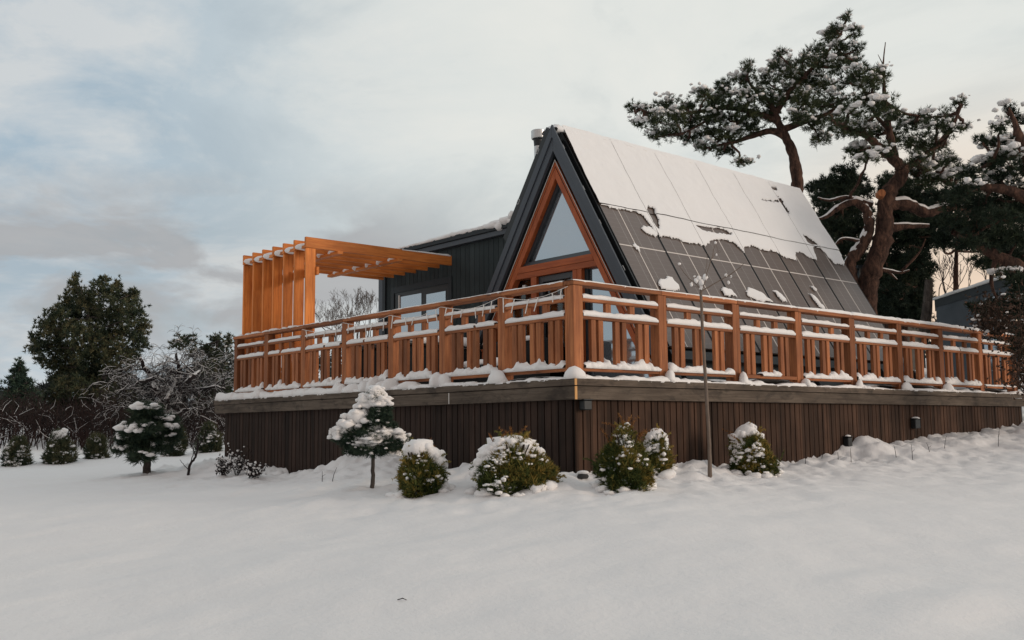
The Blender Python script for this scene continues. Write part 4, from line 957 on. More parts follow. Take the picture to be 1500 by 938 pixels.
# ---- grey shed and plank hut behind
def gbox(name, mats_, c0, c1, label, cat):
    pass
c0 = at(1371, 470, 24); c1 = at(1490, 470, 20.0)
shed = thing('shed', (c0[0], c0[1], .6), 'blue-grey flat-roofed shed with snowy roof edge seen over the right railing', 'shed')
dxy = (c1-c0)*np.array([1, 1, 0]); Ls = np.linalg.norm(dxy); dxy /= Ls; nrm = (c0-CAM)*np.array([1, 1, 0]); nrm /= np.linalg.norm(nrm)
z_t0 = at(1371, 437, 24)[2]; 
def wallp(s0, s1, t0, t1, z0, z1):
    q = [c0*np.array([1, 1, 0])+dxy*a_+nrm*b__ for a_, b__ in ((s0, t0), (s1, t0), (s1, t1), (s0, t1))]
    return [tuple(x+np.array([0, 0, z0])) for x in q]+[tuple(x+np.array([0, 0, z1])) for x in q]
BF = [(0, 3, 2, 1), (4, 5, 6, 7), (0, 1, 5, 4), (1, 2, 6, 5), (2, 3, 7, 6), (3, 0, 4, 7)]
MB().add(wallp(.05, Ls-.05, .05, .85, .2, z_t0-.22), BF).build('wall', 'shed_cladding', shed)
MB().add(wallp(-.02, Ls, 0, .9, z_t0-.22, z_t0-.02), BF).build('roof', 'trim_dark', shed)
MB().add(wallp(Ls*.52, Ls*.60, .02, .048, .2, z_t0-.23), BF).build('pillar', 'black_metal', shed)
MB().add(wallp(Ls*.62, Ls*.88, .02, .048, .6, z_t0-.35), BF).build('window', 'sky_glass', shed)
V_, F_ = strip_np(np.array(wallp(-.02, Ls, .1, 1, 0, z_t0-.022)[4]), np.array(wallp(-.02, Ls, .1, 1, 0, z_t0-.022)[5]), .22, lambda s, c: .05*(1+.3*fbm(P3(s), 2, 3, 3)), .05, 3, .1)
npmesh('roof_snow', V_, F_, 'snow', shed, True)
c0 = at(1262, 450, 28.0); c1 = at(1352, 450, 28.0)
dxy = (c1-c0)*np.array([1, 1, 0]); Ls = np.linalg.norm(dxy); dxy /= Ls; nrm = np.cross([0, 0, 1.], dxy); nrm = nrm if nrm@FW > 0 else -nrm
hut = thing('plank_hut', (c0[0], c0[1], .8), 'weathered grey plank hut showing between trunk and evergreen behind the roof', 'hut')
b = MB(); k = 0
while k*.16 < Ls-.16:
    b.add(wallp(k*.16, k*.16+.15, 0, .03, .3, at(1300, 392, 28)[2]), BF); k += 1
b.build('plank_wall', 'grey_planks', hut)
MB().add(wallp(0, Ls, .031, 2.2, .3, at(1300, 392, 28)[2]-.01), BF).build('hut_body', 'trim_dark', hut)
MB().add(wallp(-.1, Ls+.1, -.15, 2.3, at(1300, 392, 28)[2]+.002, at(1300, 392, 28)[2]+.08), BF).build('roof', 'trim_dark', hut)
lt = thing('leaning_log', at(1350, 470, 23), 'grey bark log leaning beside the shed behind the railing', 'log')
MB().tube([at(1352, 500, 23), at(1358, 455, 23), at(1361, 410, 23)], [.13, .12, .09], 8).build('log_body', 'grey_bark', lt)

# ---- bare trees
def branchy(tb, sn, p_, d, L, r, lev, maxlev, rs, spread, upw, nch, seglen=None, rmin=.004, snow=True, droop=0.):
    n_ = 4; P = [np.array(p_)]; dd = np.array(d, float)
    for i in range(n_):
        dd = dd+rs.normal(size=3)*.14+np.array([0, 0, upw*.12-droop*.2*lev]); dd /= np.linalg.norm(dd); P.append(P[-1]+dd*L/n_)
    r1 = max(rmin*.6, r*.55); rr = np.linspace(r, r1, n_+1); k = 6 if lev == 0 else (4 if lev < 3 else 3)
    tb.tube(np.array(P), rr, k)
    if sn is not None and snow: 
        Q = np.array(P); hz_ = abs(dd[2]) < .85
        if hz_ and rs.random() < (.85 if lev < 3 else .35): sn.tube(Q+np.array([0, 0, 1.])*(rr*.9+.002)[:, None], rr*.55+.0015, 4)
    if lev >= maxlev: return
    for c in range(nch):
        s = rs.uniform(.3, 1.0) if c < nch-1 else 1.0; i = min(n_-1, int(s*n_)); f = s*n_-i; q = P[i]*(1-f)+P[i+1]*f if i < n_ else P[-1]
        a = np.cross(dd, rs.normal(size=3)); a /= np.linalg.norm(a)+1e-9; nd = dd*math.cos(spread)+a*math.sin(spread)*rs.uniform(.6, 1.3); nd[2] += upw*.25; nd /= np.linalg.norm(nd)
        branchy(tb, sn, q, nd, L*rs.uniform(.62, .86), max(rmin, r*.58*(1.15 if c == nch-1 else .9)), lev+1, maxlev, rs, spread, upw, nch, None, rmin, snow, droop)
def bare_tree(name, u, vb, D, H, label, seed, trunks=1, lev=5, nch=3, spread=.55, upw=.5, snow=True, r0=.08, mt='dark_twig', group=None, rmin=.006, lean=0., droop=0., Lf=.34, zb=None):
    rs = np.random.default_rng(seed); base = np.array(at(u, vb, D)); 
    root = thing(name, base, label, 'tree', group); tb = TB(); sn = TB() if snow else None
    for k in range(trunks):
        d = np.array([rs.normal()*.25*(trunks > 1), rs.normal()*.25*(trunks > 1), 1.])+RT*lean; d /= np.linalg.norm(d)
        branchy(tb, sn, base-np.array([0, 0, .2])+rs.normal(size=3)*.1*(trunks > 1), d, H*Lf, r0*rs.uniform(.7, 1), 0, lev, rs, spread, upw, nch, None, rmin, snow, droop)
    # one trunk part (its branches included) and the snow on it
    tb.build('trunk', mt, root)
    if sn is not None: sn.build('branch_snow', 'snow', root)
    return root
gB = 'bare trees behind the terrace'
bare_tree('bare_tree', 530, 520, 36, 2.35, 'bare spreading tree nearest the annex corner, under the pergola beams', 3, 4, 7, 2, .5, .6, False, .045, group=gB, rmin=.006, mt='pale_twig')
bare_tree('bare_tree', 502, 520, 40, 2.5, 'bare tree with a fan of fine twigs between pergola post and annex', 8, 4, 7, 2, .5, .6, False, .045, group=gB, rmin=.006, mt='pale_twig')
bare_tree('bare_tree', 483, 510, 42, 2.1, 'smaller bare tree closest to the nearest pergola post', 5, 3, 7, 2, .48, .6, False, .04, group=gB, rmin=.006, mt='pale_twig')
gG = 'bare saplings against the evening glow'
for k, (u, h_, D) in enumerate([(1372, 4.0, 30), (1386, 3.4, 31), (1405, 3.8, 30), (1422, 3.2, 32), (1440, 3.6, 30), (1456, 3.4, 31)]):
    bare_tree('bare_sapling', u, 455, D, h_*.62, ['leftmost bare sapling in the peach sky gap, above the shed corner', 'second bare sapling from the left in the peach sky gap', 'third bare sapling from the left in the peach sky gap', 'fourth bare sapling, over the middle of the shed roof', 'fifth bare sapling, second from the right in the sky gap', 'rightmost bare sapling in the peach sky gap'][k], 20+k, 1, 5, 2, .38, .6, False, .035, group=gG, rmin=.009)
# snow-laden apple tree on the left
apple = thing('apple_tree', at(248, 655, 32), 'gnarled bare apple tree with snow along every branch left of the terrace', 'tree')
tb = TB(); sn = TB(); rs_ = np.random.default_rng(42)
for pts, ra, rb_ in [([(252, 655), (247, 625), (245, 600), (240, 585)], .20, .13), ([(240, 585), (228, 570), (222, 552), (212, 540), (205, 525)], .11, .05), ([(245, 598), (262, 575), (280, 555), (292, 545)], .11, .05), ([(242, 590), (255, 565), (262, 545), (258, 520)], .10, .04),
                     ([(225, 555), (205, 560), (188, 570), (175, 572)], .06, .02), ([(262, 572), (290, 572), (315, 565), (330, 570)], .06, .02), ([(250, 610), (275, 600), (300, 600)], .06, .02), ([(240, 590), (215, 592), (195, 600)], .06, .02)]:
    Q = smooth_path([at(a_, b__, 32+RNG.uniform(-.6, .6)) for a_, b__ in pts], 5, .02); rr = np.linspace(ra, rb_, len(Q)); tb.tube(Q, rr, 7); snow_on(sn, Q, rr, .8)
    for _ in range(9):
        i = rs_.integers(len(Q)//3, len(Q)); d = RT*rs_.normal()*1.0+np.cross(RT, [0, 0, 1.])*rs_.normal()*.8+np.array([0, 0, rs_.uniform(.2, 1.0)]); d /= np.linalg.norm(d)
        branchy(tb, sn, Q[i], d, rs_.uniform(.42, .75), .018, 1, 5, rs_, .75, .18, 3, None, .0045, True, .2)
tb.build('trunk', 'dark_twig', apple); sn.build('branch_snow', 'snow', apple)
# ---- left conifers
padL = []
for u, v, ru, rv in [(112, 406, 5, 8), (111, 416, 9, 10), (150, 410, 6, 8), (172, 418, 7, 9), (196, 430, 8, 9), (113, 430, 15, 12), (100, 445, 18, 14), (125, 442, 18, 15), (150, 425, 18, 18), (168, 432, 18, 16), (190, 442, 16, 16), (85, 462, 18, 13), (110, 462, 24, 18), (140, 460, 24, 20), (170, 458, 24, 20), (198, 460, 18, 18), (208, 480, 14, 16), (68, 480, 17, 13), (90, 486, 24, 17), (120, 488, 26, 20), (150, 490, 26, 22), (180, 488, 24, 20), (204, 502, 14, 16), (52, 496, 13, 11), (50, 512, 13, 10), (72, 508, 22, 14), (100, 515, 26, 18), (132, 518, 28, 22), (164, 520, 28, 22), (190, 522, 18, 18), (62, 528, 10, 8), (82, 535, 20, 13), (108, 542, 26, 18), (140, 548, 28, 22), (170, 550, 26, 20), (85, 560, 14, 12), (108, 570, 26, 18), (138, 578, 30, 20), (168, 580, 26, 20), (95, 598, 22, 16), (125, 605, 28, 18), (160, 608, 28, 18), (80, 580, 14, 12)]:
    padL.append((u, v, ru*1.02, rv*1.02, RNG.uniform(-1.6, 1.2)))
tree('evergreen_tree', 40.0, 'tall broad evergreen with a rounded olive-green crown at the left', 'tree', [([(145, 660), (142, 600), (138, 520), (125, 440)], .20, .04, False)], padL, 'conifer_foliage', .05, tuft=(16, .17, .019, .9), dens=.62, tone=(.45, .28), trunkmat='grey_bark', depth_scale=1.0)
padS = [(28, 534, 6, 8), (28, 548, 13, 9), (27, 560, 18, 9), (30, 573, 22, 10), (30, 586, 26, 11), (30, 600, 30, 12), (30, 614, 32, 12)]
tree('spruce_tree', 52.0, 'dark blue-green spruce at the far left edge', 'tree', [([(29, 650), (29, 590), (28, 530)], .15, .03, False)], padS, 'blue_needles', .10, tuft=(16, .26, .028, .8), dens=.4, trunkmat='grey_bark', depth_scale=1.0, tone=(.3, .2))
padR = [(318, 500, 14, 12), (305, 515, 16, 13), (325, 520, 18, 14), (335, 500, 10, 12), (300, 540, 18, 15), (322, 545, 22, 16), (310, 570, 22, 16), (332, 575, 18, 16), (300, 595, 20, 15), (325, 600, 20, 15), (285, 520, 10, 10), (262, 505, 14, 12), (278, 500, 12, 10)]
tree('evergreen_tree', 44.0, 'grey-green evergreen partly hidden behind the snowy apple tree and railing end', 'tree', [([(315, 650), (315, 580), (318, 500)], .15, .03, False)], padR, 'conifer_foliage', .22, tuft=(16, .17, .018, .9), dens=.55, tone=(.4, .24), trunkmat='grey_bark', depth_scale=1.0)

# ---- thicket behind the lawn and far wood
tb = TB(); sn = TB(); rs_ = np.random.default_rng(9)
for k in range(520):
    u = rs_.uniform(-60, 345); D = rs_.uniform(31, 38); base = np.array(at(u, 640, D)); base[2] = float(terrain(base[0], base[1]))-.1
    dens_ = 1.0 if u < 220 else .8
    H_ = rs_.uniform(.8, 1.9)*dens_; d = np.array([rs_.normal()*.12, rs_.normal()*.12, 1.])
    P = [base]; 
    for i in range(4): d = d+rs_.normal(size=3)*.12; d /= np.linalg.norm(d); P.append(P[-1]+d*H_/4)
    tb.tube(np.array(P), np.linspace(rs_.uniform(.010, .024), .005, 5), 3)
    for j in range(5):
        i = rs_.integers(1, 4); e = P[i]+np.array([rs_.normal()*.3, rs_.normal()*.3, rs_.uniform(.1, .5)])
        m_ = (P[i]+e)/2+rs_.normal(size=3)*.05; tb.tube(np.array([P[i], m_, e]), [.009, .006, .004], 3)
        if rs_.random() < .10: sn.tube(np.array([P[i], m_, e])+np.array([0, 0, .012]), [.007, .006, .003], 3)
th = npmesh('thicket', np.concatenate(tb.V+sn.V), np.concatenate(tb.F+[f+tb.n for f in sn.F]), ['hedge_twig', 'snow'], None, False, mi=np.r_[np.zeros(sum(map(len, tb.F))), np.ones(sum(map(len, sn.F)))])
tag(th, 'dark tangle of bare stems and brambles along the far side of the lawn', 'thicket', kind='stuff')
C_ = []; A_ = []
for k in range(5200):
    u = RNG.uniform(-60, 340); D = RNG.uniform(33, 39); p_ = np.array(at(u, 620, D)); z0 = float(terrain(p_[0], p_[1])); hh = (1.35+.35*math.sin(u*.05)+.25*math.sin(u*.13+1))*(1 if u < 215 else .75)
    p_[2] = z0+.45+abs(RNG.normal())*.33*hh; C_.append(p_)
C_ = np.array(C_); V, F, T = needles(C_, RNG.normal(size=(len(C_), 3))+np.array([0, 0, .5]), 5, .17, .014, .9, np.clip(RNG.normal(size=len(C_))*.2+.3, 0, 1))
foliage('bramble', (.018, .014, .013), (.040, .028, .025), (.095, .065, .055))
b_o = npmesh('bramble_hedge', V, F, 'bramble', None, False, T); tag(b_o, 'low dark mass of brambles and twigs below the tall evergreen', 'hedge', kind='stuff')
C_ = []
for k in range(5200):
    az = RNG.uniform(0, 1); u = -260+az*2100; D = RNG.uniform(62, 72); p_ = np.array(at(u, 610, D)); z0 = float(terrain(p_[0], p_[1])); hh = 2.4+1.2*vnoise(np.array([u*.02, 0, 0]), 1, 3)
    p_[2] = z0+RNG.uniform(0, 1)*hh*1.25; C_.append(p_)
C_ = np.array(C_); V, F, T = needles(C_, RNG.normal(size=(len(C_), 3))+np.array([0, 0, .8]), 12, .75, .075, .7, np.clip(RNG.normal(size=len(C_))*.2+.35, 0, 1))
foliage('far_foliage', (.022, .030, .028), (.040, .048, .044), (.075, .080, .074))
b_o = npmesh('distant_wood', V, F, 'far_foliage', None, False, T); tag(b_o, 'far belt of dark woodland along the horizon', 'wood', kind='stuff')

# ---- thuja shrubs in front of the terrace
def shrub(name, u, vb, wpx, hpx, label, cat, mt, snow=.3, seed=0, D=None, tips=True, cap=None, n=2600, leaf=.055, lw=.0062, group=None, ztop=1.0, side=-1, lobes=None, capn=0, snr=(.007, .028), cone=False):
    p_, dd = hit(u, vb) if D is None else (np.array(at(u, vb, D)), D)
    rs = np.random.default_rng(seed); w = wpx*dd/FPX/2; h = hpx*dd/FPX; root = thing(name, p_, label, cat, group)
    nn = max(300, int(n)); fwd = np.cross(np.array([0, 0, 1.]), RT)
    lobes = lobes or [(0, 0, 1, 1)]
    TC = []; TA = []; TO = []; X_ = []
    for (lx_, lz_, sw, sh) in lobes:
        m_ = int(nn*sw*sh)
        th_ = rs.uniform(0, 2*PI, m_); zz = rs.uniform(0, 1, m_)**.85; prof = np.clip(.80+.55*zz, 0, 1)*np.clip(1-zz, 0.02, 1)**(.42 if not cone else .62); rr_ = prof*rs.uniform(.55, 1.05, m_)**.6
        rr_ *= 1+.5*vnoise(np.stack([np.cos(th_)*1.5, np.sin(th_)*1.5, zz*2.5], -1)+seed, 1.3, seed)
        X = np.stack([np.cos(th_)*rr_, np.sin(th_)*rr_, zz], -1)
        TC.append(p_-np.array([0, 0, .07*h])+RT*((X[:, :1]*sw+lx_)*w)+fwd*(X[:, 1:2]*w*sw)+np.array([0, 0, 1.])*((X[:, 2:]*sh+lz_)*h-.03))
        ax = RT*X[:, :1]*.8+fwd*X[:, 1:2]*.8+np.array([0, 0, 1.])*(.75+.5*zz[:, None]); TA.append(ax)
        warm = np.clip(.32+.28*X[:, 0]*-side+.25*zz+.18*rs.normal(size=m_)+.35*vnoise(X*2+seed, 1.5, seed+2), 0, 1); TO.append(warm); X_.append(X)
    TC = np.concatenate(TC); TA = np.concatenate(TA); TO = np.concatenate(TO); X = np.concatenate(X_)
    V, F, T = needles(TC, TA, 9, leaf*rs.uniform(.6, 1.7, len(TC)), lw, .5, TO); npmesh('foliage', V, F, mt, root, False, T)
    if hpx > 55:                            # loose arching sprays beyond the outline
        js = rs.choice(len(TC), 110, False); Vs = []; As = []; To = []
        for j_ in js:
            o_ = TA[j_]/np.linalg.norm(TA[j_]); L_ = rs.uniform(.04, .11); dr = rs.normal(size=3)*.35
            Q = smooth_path([TC[j_], TC[j_]+(o_+dr)*L_*.6+np.array([0, 0, .01]), TC[j_]+(o_+dr*1.4)*L_+np.array([0, 0, -.012])], 5)
            Vs.append(Q); As.append(np.tile(o_+dr, (len(Q), 1))); To.append(np.full(len(Q), np.clip(TO[j_]+.18, 0, 1)))
        Vs = np.concatenate(Vs); V2, F2, T2 = needles(Vs, np.concatenate(As), 6, .030, .0042, .6, np.concatenate(To)); npmesh('sprays', V2, F2, mt, root, False, T2)
    tb = TB()
    for k in range(9):
        a_ = rs.uniform(0, 2*PI); e = p_+RT*math.cos(a_)*w*.6+fwd*math.sin(a_)*w*.6+np.array([0, 0, h*.8]); tb.tube(smooth_path([p_-np.array([0, 0, .06]), (p_+e)/2+np.array([0, 0, .03]), e], 4), .008, 4)
    tb.build('stems', 'twig', root)
    if tips:
        Vt = []; 
        for k in range(tips if isinstance(tips, int) and tips > 1 else 5):
            x_ = rs.uniform(-.7, .75); b0 = p_+RT*x_*w*.8+fwd*rs.uniform(-.3, .3)*w+np.array([0, 0, h*(1-.35*abs(x_))*.9]); ln = rs.normal()*.06
            Q = smooth_path([b0, b0+RT*ln*.4+np.array([0, 0, .06]), b0+RT*ln*1.4+np.array([0, 0, rs.uniform(.09, .15)])], 6); Vt.append(Q)
        C2 = np.concatenate(Vt); V, F, T = needles(C2, np.tile([0, 0, 1.], (len(C2), 1)), 7, .035, .0035, .7, np.clip(rs.normal(size=len(C2))*.2+.5, 0, 1)); npmesh('brown_tips', V, F, 'brown_tips', root, False, T)
    # snow: small nuggets on the sprays, more on the side that caught it, and thick caps
    rad = np.hypot(X[:, 0], X[:, 1]); okk = np.where((rad > .5) | (X[:, 2] > .7))[0]; pr = np.clip(.35+side*.55*X[okk, 0]+.5*X[okk, 2], .03, None); pr /= pr.sum()
    pr = pr*np.clip(.15+vnoise(TC[okk]*1.0, 9, seed+5)+.35, .02, 1.3)**2; pr /= pr.sum()
    ns = int(snow*520); s_ = rs.choice(okk, min(ns, len(okk)//2), False, p=pr); sz = (snr[0]+(snr[1]-snr[0])*rs.uniform(0, 1, len(s_))**2.2)*dd/9.5
    SCs = [TC[s_]+np.array([0, 0, .012])+TA[s_]*.018]; SRs = [np.stack([sz*rs.uniform(.9, 2.1, len(s_)), sz*rs.uniform(.7, 1.3, len(s_)), sz*rs.uniform(.5, .9, len(s_))], -1)]
    if cap:
        if hpx > 55:                        # lumps thrown up round the foot
            for q_ in rs.uniform(0, 2*PI, 22):
                e_ = p_+RT*math.cos(q_)*w*rs.uniform(.75, 1.1)+fwd*math.sin(q_)*w*rs.uniform(.8, 1.1); z_ = float(terrain(e_[0], e_[1])); SCs.append([(e_[0], e_[1], z_+.005)]); r_ = rs.uniform(.025, .07); SRs.append([(r_*1.5, r_*1.2, r_*.8)])
        for (lx_, lz_, rw, rh) in cap:
            SCs.append([p_+RT*lx_*w-fwd*.0+np.array([0, 0, lz_*h])]); SRs.append([(rw*w*1.0, rw*w*.92, rh*h*.95)])
            m2 = 16; o2 = rs.normal(size=(m2, 3)); o2 /= np.linalg.norm(o2, axis=1)[:, None]; o2[:, 2] = np.abs(o2[:, 2])*.8-.25
            SCs.append(p_+RT*lx_*w+np.array([0, 0, lz_*h])+RT*o2[:, :1]*rw*w*.85+fwd*o2[:, 1:2]*rw*w*.8+np.array([0, 0, 1.])*o2[:, 2:]*rh*h*.8); q2 = rs.uniform(.16, .36, m2)
            SRs.append(np.stack([q2*rw*w*1.1, q2*rw*w, q2*rh*h*1.5], -1))
    V, F = blobs(np.concatenate(SCs), np.concatenate(SRs), 1, .32); npmesh('snow_cap', V, F, 'snow', root, True)
    return root, p_, dd
gT = 'thuja shrubs along the terrace skirt'
shrub('thuja_shrub', 616, 724, 80, 76, 'round thuja with golden-green right side between snowy dwarf pine and next thuja', 'shrub', 'thuja_foliage', .55, 1, cap=[(-.05, .86, .56, .22), (.40, .74, .48, .20), (.62, .60, .36, .18), (-.35, .76, .36, .18), (.62, .45, .30, .16), (.1, .95, .36, .13), (.8, .2, .2, .1)], tips=3, group=gT, side=1)
shrub('thuja_shrub', 753, 714, 120, 78, 'widest thuja, bowed under a thick sloping sheet of snow left of the terrace corner', 'shrub', 'thuja_foliage', 1.9, 2, cap=[(-.18, .80, .44, .19), (-.5, .62, .38, .18), (.22, .80, .40, .14), (-.70, .44, .28, .15), (.48, .64, .26, .16), (-.3, .70, .42, .18), (0, .86, .34, .12), (-.85, .28, .24, .14), (-.35, .5, .42, .2), (-.1, .62, .4, .2), (.15, .66, .4, .16), (-.55, .3, .28, .16), (.6, .5, .22, .14)], tips=7, n=4200, group=gT, side=-1)
shrub('thuja_shrub', 916, 712, 84, 92, 'tall conical thuja with brown tips and scattered snow right of the terrace corner', 'shrub', 'thuja_foliage', 1.2, 3, cap=[(.1, .96, .12, .05), (-.3, .5, .14, .07), (-.5, .35, .14, .07)], tips=9, n=4200, group=gT, side=-1, cone=True)
shrub('thuja_shrub', 962, 696, 46, 62, 'small thuja under a round white snow dome, tucked behind the tall conical one', 'shrub', 'thuja_foliage', .45, 4, cap=[(-.0, .90, .66, .20), (.36, .74, .5, .24), (-.3, .74, .46, .2), (.1, 1.0, .44, .12)], tips=False, n=1500, group=gT, side=-1)
shrub('thuja_shrub', 1102, 697, 76, 66, 'thuja with one lumpy snow cap just right of the staked sapling', 'shrub', 'thuja_foliage', .65, 5, cap=[(-.15, .95, .42, .20), (-.35, .70, .34, .20), (-.05, 1.08, .26, .10), (.25, .84, .26, .12), (-.62, .86, .26, .09), (-.3, .42, .26, .18)], tips=5, n=2600, group=gT, side=-1)
# snow-laden dwarf pine on a stem
p_, dd = hit(545, 716); pm = dd/FPX
dp = thing('dwarf_pine', p_, 'small round-headed dwarf pine on a bare stem, heaped with snow before the skirt', 'tree')
up3 = np.array([0, 0, 1.]); fwd = np.cross(up3, RT)
def lp(u, v, f=0.): return p_+RT*(u-545)*pm+up3*(716-v)*pm+fwd*f
tb = TB(); tb.tube(smooth_path([lp(545, 720), lp(546, 690), lp(546, 650), lp(548, 600)], 5, .003), np.linspace(.024, .014, 16), 8)
for (u, v) in [(505, 645), (520, 625), (585, 650), (570, 612), (560, 655), (530, 660), (550, 590)]: tb.tube(smooth_path([lp(546, 660-abs(u-546)*.2), lp((u+546)/2, (v+655)/2+4), lp(u, v)], 5), np.linspace(.012, .006, 11)[:11], 5)
tb.build('trunk', 'grey_bark', dp)
TC = []; TA = []
for (u, v, ru, rv, n_) in [(500, 642, 16, 9, 170), (512, 650, 16, 9, 150), (520, 640, 20, 14, 300), (535, 630, 20, 16, 330), (555, 615, 20, 16, 380), (560, 598, 14, 10, 200), (545, 660, 34, 9, 480), (575, 652, 24, 9, 320), (550, 640, 34, 14, 480), (590, 648, 10, 7, 100), (520, 660, 18, 7, 160), (570, 630, 12, 12, 160), (548, 582, 14, 10, 120)]:
    X = RNG.normal(size=(n_, 3)); X /= np.linalg.norm(X, axis=1)[:, None]; X *= RNG.uniform(.3, 1, n_)[:, None]
    c = lp(u, v, RNG.uniform(-.03, .03)); TC.append(c+RT*X[:, :1]*ru*pm+fwd*X[:, 1:2]*ru*pm*.9+up3*X[:, 2:]*rv*pm); TA.append(RT*X[:, :1]+fwd*X[:, 1:2]+up3*(X[:, 2:]*.4+.25))
TC = np.concatenate(TC); TA = np.concatenate(TA); V, F, T = needles(TC, TA, 11, .060, .0028, .6, np.clip(RNG.normal(size=len(TC))*.2+.35, 0, 1)); npmesh('crown', V, F, 'blue_needles', dp, False, T)
caps = [(549, 573, 14, 10), (546, 584, 20, 14), (557, 590, 18, 12), (535, 592, 16, 10), (522, 612, 21, 15), (512, 622, 18, 12), (495, 637, 13, 9), (503, 630, 16, 9), (545, 640, 28, 10), (565, 636, 24, 11), (530, 645, 18, 9), (585, 642, 15, 9), (555, 628, 16, 8), (548, 650, 26, 7), (575, 665, 12, 6), (592, 650, 8, 5)]
C_ = []; R_ = []
for (u, v, ru, rv) in caps:
    C_.append(lp(u, v)); R_.append((ru*pm*.85, ru*pm*.8, rv*pm*.8))
    for k in range(16):
        a_ = random.uniform(0, 2*PI); q_ = random.uniform(.4, .95); s_ = random.uniform(.22, .5)
        C_.append(lp(u+math.cos(a_)*q_*ru, v+random.uniform(-.55, .45)*rv, math.sin(a_)*q_*ru*pm)); R_.append((ru*pm*s_, ru*pm*s_*.9, rv*pm*s_*.9))
for k in range(220):
    q = random.choice(range(len(TC))); C_.append(TC[q]+up3*.012); s_ = random.uniform(.008, .018); R_.append((s_*1.4, s_*1.4, s_*.8))
V, F = blobs(C_, np.array(R_), 1, .4); npmesh('crown_snow', V, F, 'snow', dp, True)
# staked sapling in front of the right railing
p_, dd = hit(1040, 698); pm = dd/FPX
sp = thing('young_tree', p_, 'slim bare young tree with a snowy fork in front of the right railing', 'tree')
def lq(u, v, f=0.): return p_+RT*(u-1040)*pm+up3*(698-v)*pm+fwd*f
tb = TB(); sn = TB(); Q = smooth_path([lq(1040, 702), lq(1040, 640), lq(1038, 560), lq(1036, 500), lq(1035, 430), lq(1037, 420)], 6, .001); tb.tube(Q, np.interp(np.linspace(0, 1, len(Q)), [0, .12, .6, 1], [.024, .02, .017, .013])*1.0, 8)
for pts, r_ in [([(1037, 424), (1045, 395), (1052, 375), (1060, 350)], .006), ([(1037, 424), (1055, 413), (1075, 402), (1095, 388), (1100, 382)], .007), ([(1036, 424), (1030, 415), (1020, 407), (1012, 398), (1004, 385)], .006), ([(1037, 424), (1042, 400), (1046, 380), (1046, 366)], .004),
                ([(1020, 408), (1019, 415)], .003), ([(1075, 402), (1083, 403), (1092, 404)], .003), ([(1060, 350), (1064, 366), (1068, 360)], .002), ([(1095, 388), (1098, 395)], .002), ([(1036, 420), (1024, 416), (1018, 414)], .003), ([(1055, 413), (1068, 406), (1078, 395)], .003), ([(1050, 380), (1058, 368), (1066, 362)], .003)]:
    Q = smooth_path([lq(a_, b__, RNG.uniform(-.02, .02)) for a_, b__ in pts], 4, .002); tb.tube(Q, np.linspace(r_, r_*.5, len(Q)), 5)
tb.build('trunk', 'sapling_bark', sp)
C_ = [lq(1037, 412), lq(1033, 405), lq(1042, 404), lq(1036, 420), lq(1029, 408), lq(1004, 383), lq(996, 400), lq(1021, 414), lq(1073, 400), lq(1081, 402), lq(1059, 351), lq(1026, 402), lq(1077, 411), lq(1060, 369)]
R_ = np.array([.030, .028, .028, .025, .024, .016, .011, .018, .018, .013, .013, .012, .015, .010]); snow_blobs('branch_snow', C_[:6]+C_[7:], np.delete(R_, 6), sp, 1.1, .35)
# ---- plants left of the terrace
gS = 'row of small evergreen shrubs on the far lawn'
for k, (u, vb, w_, h_, lab, cap) in enumerate([(26, 682, 38, 40, 'leftmost small thuja of the far row with a snow heap on its left shoulder', [(-.75, .55, .38, .28), (.3, .2, .3, .14), (-.5, .05, .5, .12)]),
        (86, 679, 40, 48, 'snow-crowned thuja standing second from the left edge', [(0, .88, .45, .16), (-.1, .6, .32, .16), (-.4, .12, .45, .14), (.3, .98, .26, .1)]),
        (141, 672, 32, 34, 'dark small thuja with hardly any snow, in front of the tall evergreen', [(0, .95, .16, .08)]),
        (256, 667, 30, 44, 'small dark thuja just right of the snowy round pine', [(.5, .1, .35, .1), (.4, .8, .2, .1)]),
        (306, 662, 34, 42, 'snow-flecked thuja nearest the terrace end', [(.3, .75, .35, .16), (-.5, .2, .4, .2), (0, .05, .6, .14)])]):
    shrub('small_thuja', u, vb, w_, h_, lab, 'shrub', 'conifer_foliage', .55, 30+k, tips=False, cap=cap, n=800, leaf=.12, lw=.012, group=gS, side=-1, snr=(.010, .020))
p_, dd = hit(215, 692); pm = dd/FPX
rp_ = thing('mugo_pine', p_, 'bushy little pine with snow-topped boughs on a short trunk, left lawn', 'tree')
def lr(u, v, f=0.): return p_+RT*(u-215)*pm+up3*(692-v)*pm+fwd*f
tb = TB(); tb.tube(smooth_path([lr(215, 695), lr(215, 670), lr(216, 640), lr(214, 605)], 5, .006), np.linspace(.07, .03, 16), 8); tb.build('trunk', 'grey_bark', rp_)
TC = []; TA = []; C_ = []; R_ = []
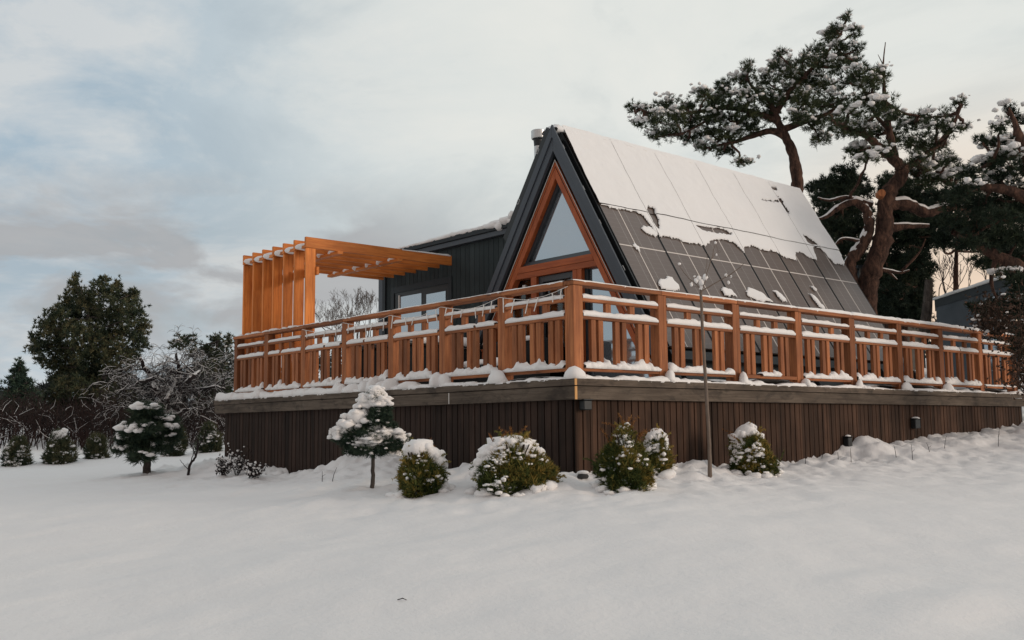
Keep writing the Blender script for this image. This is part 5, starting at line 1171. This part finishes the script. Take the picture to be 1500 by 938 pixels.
for (u, v, ru, rv, n_, sn_) in [(215, 602, 22, 9, 150, 1), (212, 615, 24, 10, 180, 0), (188, 628, 16, 8, 90, 1), (200, 635, 22, 10, 150, 1), (234, 618, 18, 8, 110, 1), (245, 630, 14, 8, 90, 1), (215, 640, 34, 12, 230, 0), (185, 645, 14, 8, 90, 1), (240, 642, 18, 8, 120, .6), (210, 655, 34, 9, 200, .0), (182, 660, 12, 7, 60, 1), (216, 668, 20, 7, 90, .3), (235, 655, 16, 8, 80, .3), (205, 673, 12, 5, 40, 0), (222, 628, 20, 8, 100, .8)]:
    X = RNG.normal(size=(n_, 3)); X /= np.linalg.norm(X, axis=1)[:, None]; X *= RNG.uniform(.3, 1, n_)[:, None]; c = lr(u, v, RNG.uniform(-.25, .25))
    TC.append(c+RT*X[:, :1]*ru*pm+fwd*X[:, 1:2]*ru*pm*.9+up3*X[:, 2:]*rv*pm); TA.append(RT*X[:, :1]+fwd*X[:, 1:2]+up3*(X[:, 2:]*.4+.35))
    for k in range(int(16*sn_+.5)): C_.append(c+RT*random.uniform(-.8, .8)*ru*pm+fwd*random.uniform(-1, .4)*ru*pm+up3*(rv*random.uniform(.3, .95)*pm)); q_ = random.uniform(.16, .42); R_.append((ru*pm*q_, ru*pm*q_*.9, rv*pm*q_*1.2))
TC = np.concatenate(TC); TA = np.concatenate(TA); V, F, T = needles(TC, TA, 12, .13, .007, .7, np.clip(RNG.normal(size=len(TC))*.25+.5, 0, 1)); npmesh('crown', V, F, 'blue_needles', rp_, False, T)
V, F = blobs(C_, np.array(R_), 1, .3); npmesh('crown_snow', V, F, 'snow', rp_, True)
p_, dd = hit(276, 696)
bs = thing('bare_shrub', p_, 'small bare sapling with a curved dark stem standing alone on the left lawn', 'sapling')
pm = dd/FPX
def lb(u, v, f=0.): return p_+RT*(u-276)*pm+up3*(696-v)*pm+fwd*f
tb = TB()
for pts, r_ in [([(276, 697), (278, 682), (286, 670), (289, 656), (290, 645)], .022), ([(286, 670), (280, 655), (274, 648)], .010), ([(276, 690), (268, 680), (262, 674)], .007), ([(289, 656), (297, 640), (299, 628)], .009), ([(280, 678), (282, 662), (279, 655)], .008), ([(290, 650), (284, 635), (285, 622)], .008)]:
    Q = smooth_path([lb(a_, b__, RNG.uniform(-.05, .05)) for a_, b__ in pts], 5, .004); tb.tube(Q, np.linspace(r_, r_*.5, len(Q)), 6)
tb.build('stem', 'dark_twig', bs)
for k, (u, vb, w_, h_, lab) in enumerate([(347, 697, 30, 36, 'taller of the two snow-capped withered plants at the terrace end'), (371, 700, 24, 20, 'lower withered plant with snow flecks beside the left end of the skirt'), (325, 697, 16, 24, 'thin withered plant farthest left by the terrace end')]):
    p_, dd = hit(u, vb); pm = dd/FPX; t_ = thing('withered_plant', p_, lab, 'plant', 'withered plants at the terrace end'); tb = TB(); TC = []
    for j in range(9):
        x_ = random.uniform(-.5, .5)*w_*pm; e = p_+RT*x_+fwd*random.uniform(-.1, .1)+up3*h_*pm*random.uniform(.55, 1); Q = smooth_path([p_-up3*.03, (p_+e)/2+RT*x_*.2, e], 4, .006); tb.tube(Q, .005, 4)
        TC.append(Q[3:]+RNG.normal(size=(len(Q)-3, 3))*.02)
    tb.build('stems', 'dark_twig', t_); TC = np.concatenate(TC); TC = np.concatenate([TC+RNG.normal(size=TC.shape)*.03 for _ in range(3)])
    V, F, T = needles(TC, RNG.normal(size=(len(TC), 3)), 3, .035, .012, .8, np.clip(RNG.normal(size=len(TC))*.2+.2, 0, 1)); npmesh('leaves', V, F, 'bramble', t_, False, T)
    s_ = RNG.choice(len(TC), len(TC)//3, False); snow_blobs('snow_caps', TC[s_]+up3*.015, RNG.uniform(.008, .02, len(s_)), t_, .7, .3)
